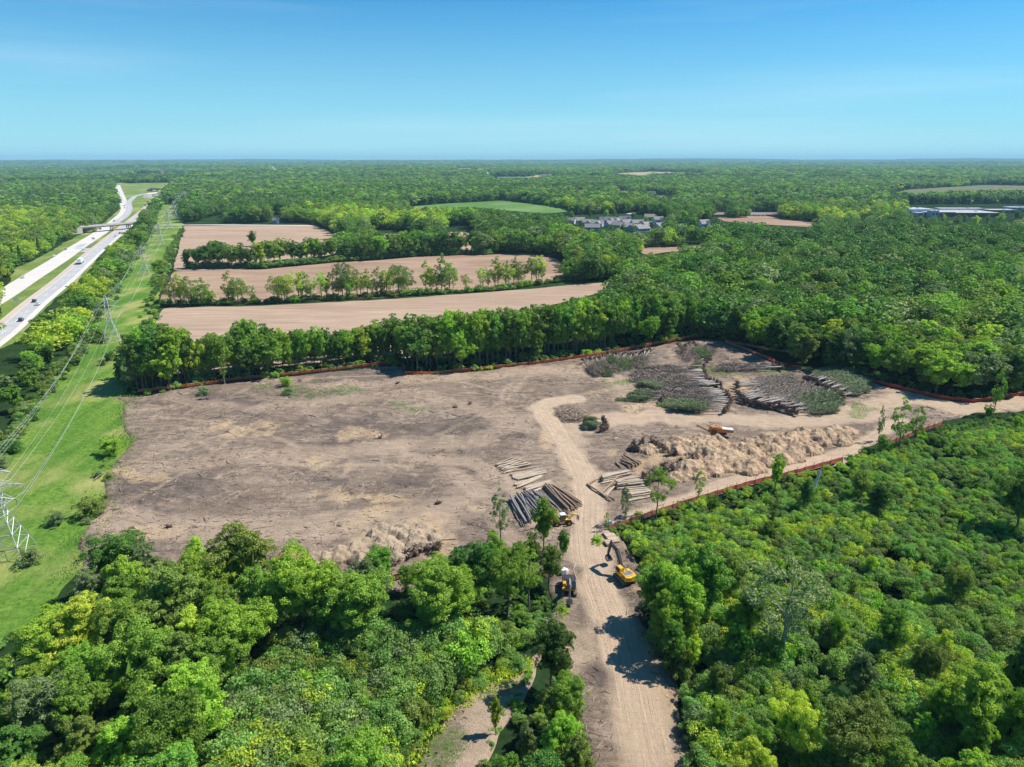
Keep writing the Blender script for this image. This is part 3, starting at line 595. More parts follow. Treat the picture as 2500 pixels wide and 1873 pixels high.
def cap_front(t):
    u, v = (float(a) for a in proj(t['x'], t['y'], 0))
    if v > 1380 and u < 1345 and v < 1600:
        px = 4.0 * t['w'] * FPX / math.hypot(t['x'], t['y'], CAM_H) * .55
        us = np.linspace(u - px, u + px, 7); sk = np.interp(us, [q[0] for q in SKF], [q[1] for q in SKF]); tgt = (np.mean(sk) if t['ph'] else np.max(sk) * .6 + np.mean(sk) * .4) + 4
        hm = h_for(Vector((t['x'], t['y'], 0)), u, tgt); 
        if t['ph'] is None: t['h'] = min(t['h'], hm * random.Random(int(u)).uniform(.9, 1.0))
        else: t['h'] = max(6, min(t['h'] * 1.15, hm))
    return t['h'] > 4.5
# ---- woods filled by a jittered grid; nothing is planted where it would stand on or hide open ground
FAV = [(372,790),(392,752),(600,748),(950,731),(1240,709),(1500,686),(1550,684),(1470,716),(1330,748),(1200,768),(1080,792),(950,802),(700,828),(400,822)]
SIDE = [(1350,1560),(1350,1625),(1290,1700),(1235,1770),(1180,1880),(1120,2000),(940,2000),(1000,1850),(1090,1740),(1180,1685),(1270,1640)]
ROADV = [(1400,1400),(1560,1400),(1560,1600),(1640,1760),(1660,1900),(1480,1900),(1440,1700),(1380,1600)]
CLEAR = [SITE, CORR, HWZ, FAV, FC, SIDE, ROADV] + [[(385,660),(1190,618),(1380,628),(1420,684),(1240,712),(950,752),(640,760),(385,765)]] + [[((u - sum(q[0] for q in f[1]) / len(f[1])) * 1.06 + sum(q[0] for q in f[1]) / len(f[1]), (v - sum(q[1] for q in f[1]) / len(f[1])) * (1.7 if i_ < 2 else .8 if i_ < 5 else 1.1) + sum(q[1] for q in f[1]) / len(f[1]) + 1) for u, v in f[1]] for i_, f in enumerate(FIELDS[3:])]
CLEAR += [[(1370,528),(1430,524),(1560,520),(1640,538),(1620,556),(1560,566),(1440,566),(1380,550)], [(1695,538),(1740,535),(1745,556),(1700,556)], [(1735,520),(1780,518),(1780,530),(1735,532)], [(1820,518),(1905,518),(1905,530),(1820,532)],
 [(2205,500),(2420,498),(2520,500),(2520,532),(2430,550),(2230,546)], [(2300,555),(2330,553),(2330,562),(2300,563)], [(2092,526),(2110,524),(2110,534),(2092,536)], [(505,530),(535,530),(540,553),(505,553)], [(660,525),(700,525),(700,553),(660,553)],
 [(1500,467),(1535,467),(1535,480),(1500,480)], [(1570,470),(1600,470),(1600,481),(1570,481)], [(1600,478),(1650,478),(1650,492),(1600,492)], [(1410,470),(1430,470),(1430,476),(1410,476)], [(1200,434),(1275,430),(1275,440),(1205,441)], [(1310,428),(1350,428),(1350,435),(1310,435)],
 [(370,545),(760,545),(760,556),(370,556)], [(660,405),(680,405),(680,422),(662,422)], [(1845,470),(1860,470),(1860,482),(1845,482)], [(1930,470),(1948,470),(1948,480),(1930,480)], [(455,548),(560,520),(540,556)]]
SMALLX = [(1180,1540),(1340,1500),(1345,1560),(1270,1640),(1180,1690),(1090,1750),(1000,1860),(930,2050),(900,2050),(960,1850),(1100,1650)]
FRONTS = [(1420,1290),(1500,1284),(1640,1230),(1830,1178),(2050,1128),(2160,1080),(2260,1045),(2400,1008),(2400,1040),(2250,1075),(2150,1110),(2050,1180),(1830,1240),(1640,1300),(1500,1350),(1420,1350)]
SMALLV = [(640,1655),(720,1590),(900,1585),(1180,1565),(1225,1560),(1240,1590),(1150,1640),(1050,1720),(965,1850),(900,2000),(560,2050),(540,1900),(600,1760)]
THICK = [(1420,1325),(1500,1330),(1640,1278),(1830,1222),(2050,1162),(2150,1100),(2250,1060),(2390,1014),(2500,1003),(2800,985),(2950,1200),(3300,2300),(1790,2300),(1705,1900),(1680,1720),(1612,1600),(1585,1480),(1575,1400),(1545,1330),(1500,1320)]
def blocked(x, y, h, polys, exact=()):
    r = np.zeros(len(x), bool)
    for f in (0, .22, .45, .65, .9):
        u, v = proj(x, y, HT(x, y) + h * f)
        for p in polys:
            if f == 0 or p is not CLEAR[0]: r |= pip(u, v, p)
    u, v = proj(x, y, 0 * x)
    for p in exact: r |= pip(u, v, p)
    return r
def grid(r0, r1, sp, seed, marg=330):
    r = np.random.RandomState(seed); n = int(2 * r1 / sp); xs = (np.arange(n) - n / 2) * sp
    X, Y = np.meshgrid(xs, np.arange(0, r1, sp)); X = X + (np.arange(Y.shape[0]) % 2)[:, None] * sp / 2
    X = (X + r.uniform(-.38, .38, X.shape) * sp).ravel(); Y = (Y + r.uniform(-.38, .38, Y.shape) * sp).ravel()
    d = np.hypot(X, Y); u, v = proj(X, Y, 0 * X); m = (d > r0) & (d <= r1) & (Y > 48) & (u > -marg) & (u < 2500 + marg)
    return X[m], Y[m], r
def clear_special(x, y, dist=3.4):
    ok = np.ones(len(x), bool)
    for t in TREES: ok &= (x - t['x']) ** 2 + (y - t['y']) ** 2 > (dist * max(.5, t['w'])) ** 2
    return ok
FILL = []
x, y, r = grid(0, 330, 7.0, 1)
h = r.uniform(13, 18.5, len(x)) * np.where(y < 130, .86, 1.0) * (1 + .1 * (fbm(x / 60, y / 60, 2, 3) - .5))
BANDB = [(300,975),(335,965),(600,930),(940,895),(1180,905),(1480,865),(1710,824),(1700,770),(1500,800),(1300,840),(1000,862),(600,885),(340,915)]
m = ~blocked(x, y, h, CLEAR, (SMALLV, THICK, BANDB, SMALLX, FRONTS)) & clear_special(x, y); x, y, h = x[m], y[m], h[m]
tone = fbm(x / 38, y / 38, 3, 12)
for i in range(len(x)):
    u, v = (float(a) for a in proj(x[i], y[i], 0))
    d = math.hypot(x[i], y[i])
    if v > 1400: wts = [5, 1.6, 5, 2.6 if u < 420 else 1.2, 1.2, 2.5]
    elif u < 330: wts = [4, 3, 2, .4, 1.6, 2]; h[i] *= .62
    elif u < 1700: wts = [4, 4, 3.4, .8, .8, 1.2]
    else: wts = [5, 4, 3, .8, 1, 2] if tone[i] < .5 else [4, 1.5, 4, 1.6, 1, 2]
    place_tree(float(x[i]), float(y[i]), float(h[i]), pick(r, wts), 0 if d < 165 else (1 if d < 400 else 2), r.randint(4), r.uniform(.95, 1.3) if v > 1400 or u > 1700 else r.uniform(.78, 1.05))
for _k in range(46):
    u_, v_ = rs.uniform(1620, 2560), rs.uniform(1420, 2050); p = G(u_, v_)
    if pip(np.array([u_]), np.array([v_]), THICK)[0] and rs.rand() < (v_ - 1300) / 500 and clear_special(np.array([p.x]), np.array([p.y]))[0]: place_tree(p.x, p.y, rs.uniform(5.5, 10.5), pick(rs, [3, 1, 4, 3, 1, 2]), 0, rs.randint(4), rs.uniform(.55, .95))
TREES[:] = [t for t in TREES if cap_front(t)]
def far_fill(r0, r1, sp, lod, seed, hm, ws):
    x, y, r = grid(r0, r1, sp, seed)
    n1 = fbm(x / 260, y / 200, 3, 15); n2 = fbm(x / 60, y / 60, 2, 21)
    h = hm * (.8 + .4 * r.rand(len(x))) * (.8 + .5 * n2)
    u, v = proj(x, y, 0 * x); h = np.where(u < 330, h * .8, h)
    m = ~blocked(x, y, h * (1 if r1 < 1300 else .5), CLEAR); x, y, h, n1, n2 = x[m], y[m], h[m], n1[m], n2[m]
    c = n1 + r.normal(0, .09, len(x))
    k = np.where(c < .40, 1, np.where(c < .52, 0, np.where(c < .60, 5, np.where(c < .66, 2, 3))))
    k = np.where(r.rand(len(x)) < .10, 4, k); k = np.where(r.rand(len(x)) < (.16 if r0 < 1000 else .5), 1, k); k = np.where((k >= 2) & (k <= 3) & (r0 > 1000) & (r.rand(len(x)) < .6), 0, k)
    return x, y, h, k, r, ws
bands = [far_fill(330, 1250, 9.2, 2, 2, 16.5, 1.25), far_fill(1250, 3000, 13.5, 3, 3, 16, 1.85), far_fill(3000, 8200, 26, 3, 4, 16, 3.6), far_fill(8200, 16000, 62, 3, 5, 17, 8)]
# individuals: the trees that show largest; the rest of the wood is one mass
TREES.sort(key=lambda t: (0 if t['ph'] or t['kind'] == 'hedgerow_tree' else 1, math.hypot(t['x'], t['y']) - 4 * t['h']))
NB = 300; cnt = 0; rest = []; IND = []
for t in TREES:
    if t['kind'] == 'hedgerow_tree': IND.append(t); continue
    u, v = proj(t['x'], t['y'], t['h'] * .8)
    if cnt < NB and -60 < u < 2560 and v < 1930: IND.append(t); cnt += 1
    else: rest.append(t)
LAND = [((40,1420),'beside the near lattice tower'),((120,1700),'in the bottom left corner'),((300,1600),'below the wide dark tree'),((420,1780),'at the left woods bottom edge'),((600,1650),'below the brown soil heap'),
 ((900,1480),'just below the pale dirt mound'),((800,1800),'at the bottom left of the side track'),((1150,1450),'below the grey log stack'),((1330,1800),'on the wedge between the tracks'),
 ((1650,1480),'right of the excavators'),((1800,1700),'by the dirt road at the bottom'),((2050,1300),'amid the right thicket'),((2350,1700),'in the lower right thicket'),((2350,1100),'in the thicket near the right edge'),
 ((60,950),'in the highway belt at the left edge'),((150,800),'in the belt beside the second tower'),((270,640),'in the belt near the third tower'),
 ((400,860),'at the back tree line left end'),((600,870),'in the back line behind the pole'),((820,860),'left of the back fence notch'),((1020,850),'right of the back fence notch'),((1250,830),'in the back line before the field'),
 ((1500,780),'in the back line behind fallen trunks'),((1700,760),'at the corner gap of the orange fence'),((1900,820),'in the wood behind the felled rows'),((2100,850),'in the wood behind the right fence bend'),((2350,900),'in the right wood near the right edge'),((2300,700),'deep in the right wood'),((1500,690),'at the tip of the nearest tan field')]
_used = {}
def sizeword(h, w): return ('tall' if h > 15.5 else 'small' if h < 9.5 else 'slim' if w < .8 else 'broad' if w > 1.02 else 'full')
for t in IND: t['u'], t['vv'] = (float(a) for a in proj(t['x'], t['y'], t['h'] * .6))
def label_for(t):
    if t['ph']: return t['ph']
    if t['kind'] == 'hedgerow_tree':
        w = 'in the far hedge behind the middle field' if t['vv'] < 652 else 'in the tree row between near fields'
    else:
        w = min(LAND, key=lambda L: math.hypot(L[0][0] - t['u'], (L[0][1] - t['vv']) * 1.3))[1]
    return (sizeword(t['h'], t['w']), t['c'], w)
groups = {}
for t in IND:
    L = label_for(t); t['L'] = L
    if not isinstance(L, str): groups.setdefault(L, []).append(t)
for L, ts in groups.items():
    ts.sort(key=lambda t: t['u'])
    for i, t in enumerate(ts):
        t['L'] = '%s %s tree %s' % (L[0], L[1].replace('mid green','green'), L[2]) + (', %s from left' % nth(i + 1) if len(ts) > 1 else '')
def standing(t):
    e = thing(t['kind'], t['L'], 'tree', (t['x'], t['y'], 0), random.Random(int(t['x'] * 7 + t['y'] * 13)).uniform(0, 6.28), group='hedgerow trees among the tilled fields' if t['kind'] == 'hedgerow_tree' else 'leafy trees around the cleared ground')
    s = t['h'] / BASEH[t['v']]
    e.scale = (s * t['w'], s * t['w'], s)
    link('trunk', (TRK_P if t['trunk'] else TRK_M)[t['v'] % (2 if t['trunk'] else 4)], e)
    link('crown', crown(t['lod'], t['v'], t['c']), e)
    return e
for t in IND: standing(t)
# ---- scattered mass: geometry nodes picking the crowns of trees that already stand in the scene
def scatter(name, pts, sc, rz, idx, src, label, cat='forest', kind='stuff'):
    me = bpy.data.meshes.new(name); n = len(pts); me.vertices.add(n); me.vertices.foreach_set('co', np.ascontiguousarray(pts, np.float32).ravel())
    a = me.attributes.new('sc', 'FLOAT_VECTOR', 'POINT'); a.data.foreach_set('vector', np.ascontiguousarray(sc, np.float32).ravel())
    a = me.attributes.new('rz', 'FLOAT', 'POINT'); a.data.foreach_set('value', np.ascontiguousarray(rz, np.float32))
    a = me.attributes.new('ix', 'INT', 'POINT'); a.data.foreach_set('value', np.ascontiguousarray(idx, np.int32))
    o = setp(link(name, me), label, cat, kind=kind)
    g = bpy.data.node_groups.new(name, 'GeometryNodeTree')
    g.interface.new_socket('Geometry', in_out='INPUT', socket_type='NodeSocketGeometry'); g.interface.new_socket('Geometry', in_out='OUTPUT', socket_type='NodeSocketGeometry')
    N = g.nodes.new; gi = N('NodeGroupInput'); go = N('NodeGroupOutput'); ip = N('GeometryNodeInstanceOnPoints'); jn = N('GeometryNodeJoinGeometry')
    for s in reversed(src):
        oi = N('GeometryNodeObjectInfo'); oi.transform_space = 'ORIGINAL'; oi.inputs['Object'].default_value = s; oi.inputs['As Instance'].default_value = True
        g.links.new(oi.outputs['Geometry'], jn.inputs[0])
    def na(nm, ty):
        q = N('GeometryNodeInputNamedAttribute'); q.data_type = ty; q.inputs['Name'].default_value = nm; return q.outputs[0]
    cx = N('ShaderNodeCombineXYZ'); g.links.new(na('rz', 'FLOAT'), cx.inputs[2])
    g.links.new(gi.outputs[0], ip.inputs['Points']); g.links.new(jn.outputs[0], ip.inputs['Instance'])
    ip.inputs['Pick Instance'].default_value = True; g.links.new(na('ix', 'INT'), ip.inputs['Instance Index'])
    g.links.new(cx.outputs[0], ip.inputs['Rotation']); g.links.new(na('sc', 'FLOAT_VECTOR'), ip.inputs['Scale']); g.links.new(ip.outputs[0], go.inputs[0])
    md = o.modifiers.new('scatter', 'NODES'); md.node_group = g
    return o
def source(lod, v, c):
    """a tree of this crown that already stands in the scene, or one planted in the far wood"""
    for t in IND:
        if t.get('o') is None: continue
    return None
def src_tree(lod, v, c, x, y, ph):
    h = BASEH[v] * (1.0 if lod < 3 else 1.1); e = thing('woodland_tree', ph, 'tree', (x, y, 0), 0, group='marker trees of the far wood', sc=h / BASEH[v])
    link('trunk', TRK_M[v], e); return link('crown', crown(lod, v, c), e)
r = np.random.RandomState(77)
place_words = ['in the wood left of the highway', 'in the wood beyond the far tan field', 'in the wood before the grey roofed houses', 'in the wood right of the hedges', 'in the wood before the flat roofed school', 'in the wood along the right edge']
spots = [(120, 560), (700, 515), (1300, 590), (1500, 640), (2250, 600), (2420, 640)]
S2 = []; S1 = []; S3 = []
for ci, c in enumerate(CK):
    for v in (0, 2):
        u, vv = spots[ci]; p = G(u + v * 14 + 9, vv + v * 3)
        S2.append(src_tree(2, v, c, p.x, p.y, '%s %s tree %s' % ('rounded' if v else 'upright', c, place_words[ci])))
    p = G(spots[ci][0] + 60, spots[ci][1] - 22); S3.append(src_tree(3, ci % 4, c, p.x, p.y, 'lumpy %s tree %s, farther back' % (c, place_words[ci])))
    p = G(1950 + ci * 85, 800 - ci * 22); S1.append(src_tree(1, ci % 4, c, p.x, p.y, 'full %s tree inside the right wood, %s from left' % (c, nth(ci + 1))))
if rest:
    P = np.array([[t['x'], t['y'], 0] for t in rest]); hh = np.array([t['h'] for t in rest]) / 14.5; ww = np.array([t['w'] for t in rest]) * hh
    scatter('near_woodland', P, np.stack([ww, ww, hh], -1), r.rand(len(P)) * 6.28, np.array([CK.index(t['c']) for t in rest]), S1, 'closed canopy of mixed green trees filling the woods behind the front trees')
    print('near rest', len(rest))
x, y, h, k, rr, ws = bands[0]
P = np.stack([x, y, HT(x, y)], -1); s = h / 14.5; w = s * ws * rr.uniform(.8, 1.2, len(x))
scatter('woodland', P, np.stack([w, w * rr.uniform(.85, 1.15, len(x)), s], -1), rr.rand(len(x)) * 6.28, k * 2 + rr.randint(0, 2, len(x)), S2, 'mixed broadleaf wood spreading around the fields and houses')
print('woodland', len(x))
for nm, b, lb in (('distant_woodland', bands[1], 'distant wood reaching back beyond the houses'), ('horizon_woodland', bands[2], 'hazy far woodland close below the horizon'), ('ridge_woodland', bands[3], 'blue hazed woodland on the farthest ridges')):
    x, y, h, k, rr, ws = b; s = h / 14.5; w = s * ws * rr.uniform(.7, 1.25, len(x))
    scatter(nm, np.stack([x, y, HT(x, y) - .5], -1), np.stack([w, w * rr.uniform(.8, 1.25, len(x)), s * (1 if ws < 3 else 1.3)], -1), rr.rand(len(x)) * 6.28, k, S3, lb); print(nm, len(x))
# ---- low thicket: sumac-like shrubs, nearest ones individual
def shrub_mesh(seed, c, per=95, leaf=.235, nl=24, R_=1.5, H=2.7):
    return crown_mesh('foliage', seed, LEAF[c], Rx=R_, Hc=H, nl=nl, per=per, leaf=leaf, z0=.25, lr=(.24, .42), top=1, core=True)
SHC = ['mid green', 'mid green', 'grey-green', 'olive green', 'bright green', 'dark green', 'yellow-green']
leafmat('leaf_sumac', (.145, .285, .048), (.33, .52, .115), .4); LEAF['leafy green'] = _pm['leaf_sumac']; SHC[0] = 'leafy green'; SHC[1] = 'leafy green'
SHM = [shrub_mesh(200 + k, c) for k, c in enumerate(SHC)]; SHF = [0 for k, c in enumerate(SHC)]
X, Y = np.meshgrid(np.arange(-75, 300, 1.9), np.arange(48, 260, 1.9)); r = np.random.RandomState(91)
X = (X + r.uniform(-.95, .95, X.shape)).ravel(); Y = (Y + r.uniform(-.95, .95, Y.shape)).ravel(); u, v = proj(X, Y, 0 * X)
mt = pip(u, v, THICK) & (u < 3200); ms = pip(u, v, SMALLV)
ok = (mt | ms) & ~pip(u, v, SITE); X, Y, ms = X[ok], Y[ok], ms[ok]; gap = fbm(X / 7, Y / 7, 2, 31) < .70; X, Y, ms = X[gap], Y[gap], ms[gap]
n = fbm(X / 16, Y / 16, 3, 33)
SH = []
for i in range(len(X)):
    s = (.62 + .72 * n[i] + r.uniform(-.15, .25)) * (1.5 if ms[i] else 1.0) * (1.25 if Y[i] < 110 else 1)
    q = r.rand(); k = 0 if q < .34 else 1 if q < .62 else 2 if q < .72 else 3 if q < .84 else 4 if q < .91 else 5 if q < .96 else 6
    if n[i] > .6 and r.rand() < .3: k = 6
    if not ms[i]: s *= min(1, .45 + .55 * (float(proj(X[i], Y[i], 0)[1]) - np.interp(float(proj(X[i], Y[i], 0)[0]), [1420,1500,1640,1830,2050,2150,2250,2800], [1325,1330,1278,1222,1162,1100,1060,985])) / 45) if Y[i] > 120 else 1
    SH.append((X[i], Y[i], s, k, r.rand() * 6.28))
# margin shrubs and undergrowth around trees (left corridor edge, tree line feet)
EDGE = []
def edge(pts, step, w, s0, s1, cols, seed):
    r2 = np.random.RandomState(seed); P = [G(a, b) for a, b in pts]
    for a, b in zip(P[:-1], P[1:]):
        L = (b - a).length; q = max(1, int(L / step))
        for k in range(q):
            p = a + (b - a) * ((k + r2.rand()) / q); EDGE.append((p.x + r2.normal() * w, p.y + r2.normal() * w, r2.uniform(s0, s1), cols[r2.randint(len(cols))], r2.rand() * 6.28))
edge([(330,962),(600,926),(940,891),(1000,905),(1180,901),(1480,861),(1710,821)], 3.0, 1.6, .5, 1.3, (0, 4, 5, 2, 6), 1)
edge([(330,950),(600,915),(940,880),(1180,890),(1480,850),(1710,812)], 2.2, 2.2, .7, 1.6, (5, 5, 0, 3), 11)
edge([(1710,818),(1850,838),(2000,870),(2110,915),(2370,975),(2500,955)], 2.0, 2.0, .5, 1.3, (0, 3, 5, 5), 2)
edge([(385,744),(600,742),(814,732),(948,724),(1092,716),(1237,707),(1385,684),(1509,677)], 1.6, 1.3, .7, 1.9, (0, 5, 3, 4), 3)
edge([(455,655),(640,655),(803,641),(1035,625),(1190,621)], 1.5, 1.7, 1.1, 2.5, (5, 0, 3), 4)
edge([(200,850),(109,952),(51,1032),(10,1118),(-80,1200)], 1.6, 1.8, .6, 1.6, (2, 0, 3, 5), 5)
edge([(200,850),(240,755),(284,689),(319,637),(356,579),(374,544)], 2.6, 3.0, .7, 1.8, (2, 0, 3, 5), 6)
edge([(385,640),(372,770)], 3.4, 1.5, .5, 1.3, (0, 4, 5), 7); edge([(448,560),(425,600),(408,640),(385,700)], 4, 2, .7, 1.6, (0, 3, 5), 8)
edge([(372,780),(338,850),(318,950)], 3, 2.0, .7, 1.7, (0, 4, 5, 2), 9)
edge([(225,1245),(205,1300),(240,1215),(262,1120),(275,1090)], 3.8, 1.6, .25, .8, (3, 0, 2), 10)
edge([(1500,1325),(1640,1268),(1830,1214),(2050,1160),(2150,1110)], .8, 1.6, .4, .95, (4, 6, 0, 3), 22)
edge([(1300,1640),(1262,1705),(1215,1770),(1170,1880)], .9, .5, .2, .5, (4, 5, 0), 23)
edge([(1500,1300),(1640,1248),(1830,1197),(2050,1148),(2150,1100)], 2.5, 1.0, .35, .8, (4, 6, 0), 12)
edge([(1370,1480),(1350,1560),(1330,1600)], 2, .8, .3, .7, (6, 4), 13); edge([(1260,1600),(1180,1650),(1090,1710),(1000,1810),(960,1900)], 1.1, .9, .3, .62, (6, 6, 4), 14)
r3 = np.random.RandomState(55); XX = r3.uniform(-120, 40, 5200); YY = r3.uniform(52, 132, 5200); uu_, vv_ = proj(XX, YY, 0 * XX)
kk = (uu_ < 1480) & (vv_ > 1385) & ~pip(uu_, vv_, SITE) & ~pip(uu_, vv_, CORR) & ~pip(uu_, vv_, SMALLV) & ~pip(uu_, vv_, SIDE) & (fbm(XX / 5, YY / 5, 2, 61) > .36)
for x_, y_ in list(zip(XX[kk], YY[kk]))[:2300]: EDGE.append((x_, y_, r3.uniform(.35, .95), (0, 3, 5, 4, 0, 5)[r3.randint(6)], r3.rand() * 6.28))
LANDS = [((1450,1350),'right of the yellow excavator'),((1650,1330),'behind the saplings on the front fence'),((1900,1280),'below the broken white snag'),((2150,1250),'beside the round dark tree'),((2400,1150),'near the thicket upper right end'),
 ((1750,1500),'behind the roadside trees'),((2000,1500),'right of the white-trunked tree'),((2300,1450),'in the middle of the right thicket'),((2450,1400),'under the right edge dark tree'),((1750,1800),'beside the dirt road at the bottom edge'),((2050,1750),'left of the big yellow-green tree'),
 ((2400,1800),'in the lower right corner'),((700,1700),'at the low thicket left end'),((900,1650),'in the middle of the low thicket'),((1150,1600),'in the low thicket by the side track'),((850,1850),'at the bottom edge beside the side track')]
SH.sort(key=lambda s: math.hypot(s[0], s[1]) - 8 * s[2])
vis = []; far = []
for s in SH:
    u, v = proj(s[0], s[1], 1.5)
    (vis if len(vis) < 270 and 0 < u < 2500 and v < 1873 else far).append(s)
CN = ['bright leafy', 'leafy green', 'grey-green', 'olive', 'bright green', 'dark green', 'yellow-green']; CN[0] = CN[1]
gg = {}
for s in vis:
    u, v = (float(a) for a in proj(s[0], s[1], 1.5)); w = min(LANDS, key=lambda L: math.hypot(L[0][0] - u, L[0][1] - v))[1]
    gg.setdefault((('low', 'knee-high')[0] if s[2] < 1.15 else 'tall' if s[2] > 1.7 else 'rounded', CN[s[3]], w), []).append((u, s))
for L, ss in gg.items():
    ss.sort(key=lambda q: q[0])
    for i, (u, s) in enumerate(ss):
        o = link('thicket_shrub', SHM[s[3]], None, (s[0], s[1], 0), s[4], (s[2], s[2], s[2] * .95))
        setp(o, '%s %s shrub %s' % L + (', %s from left' % nth(i + 1) if len(ss) > 1 else ''), 'shrub', 'shrubs of the thicket')
NEARSRC = [o for o in COL.objects if o.name.startswith('thicket_shrub')]
srcs = []
for k in range(7):
    c = [o for o in NEARSRC if o.data is SHM[k]]; srcs.append(c[0] if c else NEARSRC[0])
A = np.array([(s[0], s[1], -.1, s[2], s[3], s[4]) for s in far])
scatter('thicket', A[:, :3], np.stack([A[:, 3]] * 3, -1), A[:, 5], A[:, 4].astype(int), srcs, 'dense low sumac-like thicket covering the ground right of the fence', 'thicket')
A = np.array(EDGE); zz = np.full(len(A), -.05)
scatter('undergrowth', np.column_stack([A[:, :2], zz]), np.stack([A[:, 2], A[:, 2], A[:, 2] * .75], -1), A[:, 4], A[:, 3].astype(int), srcs, 'bushy undergrowth along fences, hedges and wood edges', 'undergrowth')
print('shrubs', len(SH), 'edge', len(EDGE), 'trees', len(TREES), 'ind', len(IND))
# ================================================================ OBJECTS
gz = lambda x, y: float(site_relief(np.array([x]), np.array([y]))[0]) + .55 if True else 0
def GS(u, v, dz=0):
    p = G(u, v); p.z = gz(p.x, p.y) + dz; return p
yellow = pm('machine_yellow', (.78, .46, .03), (.66, .38, .03), 2, .45, spec=.5); yel2 = pm('machine_amber', (.72, .36, .03), (.55, .26, .02), 2, .5, spec=.5)
blackp = pm('machine_black', (.028, .028, .03), (.05, .048, .045), 4, .5, spec=.5); steel = pm('bare_steel', (.30, .30, .30), (.20, .19, .18), 6, .45, .6)
glass = pm('cab_glass', (.03, .04, .05), (.05, .06, .08), 1, .12, spec=.8); rubber = pm('tyre_rubber', (.03, .03, .03), (.06, .055, .05), 8, .9)
mud = pm('track_steel', (.13, .11, .095), (.22, .18, .14), 5, .85); hoodgrey = pm('hood_grey', (.20, .21, .23), (.14, .15, .16), 3, .4, spec=.5)
white_paint = pm('white_paint', (.80, .80, .78), (.70, .70, .68), 1, .4, spec=.4)
def track(parent, y, L=4.3, h=.95, w=.62):
    m = MB(); q = h / 2; pr = []
    for k in range(9): a = math.pi / 2 + math.pi * k / 8; pr.append((-L / 2 + q + q * math.cos(a), q + q * math.sin(a)))
    for k in range(9): a = -math.pi / 2 + math.pi * k / 8; pr.append((L / 2 - q + q * math.cos(a), q + q * math.sin(a)))
    m.prism(pr, y - w / 2, y + w / 2)
    for k in range(14):
        x = -L / 2 + q + (L - h) * k / 13; m.box((x, y, h + .02), (.14, w + .04, .06)); m.box((x, y, -.0), (.14, w + .04, .06))
    o = m.build('track', mud, parent)
    r = MB()
    for k in range(5): r.tube([(-1.5 + .75 * k, y - w / 2 - .05, .38), (-1.5 + .75 * k, y + w / 2 + .05, .38)], .24, 10)
    r.build('roller', blackp, o)
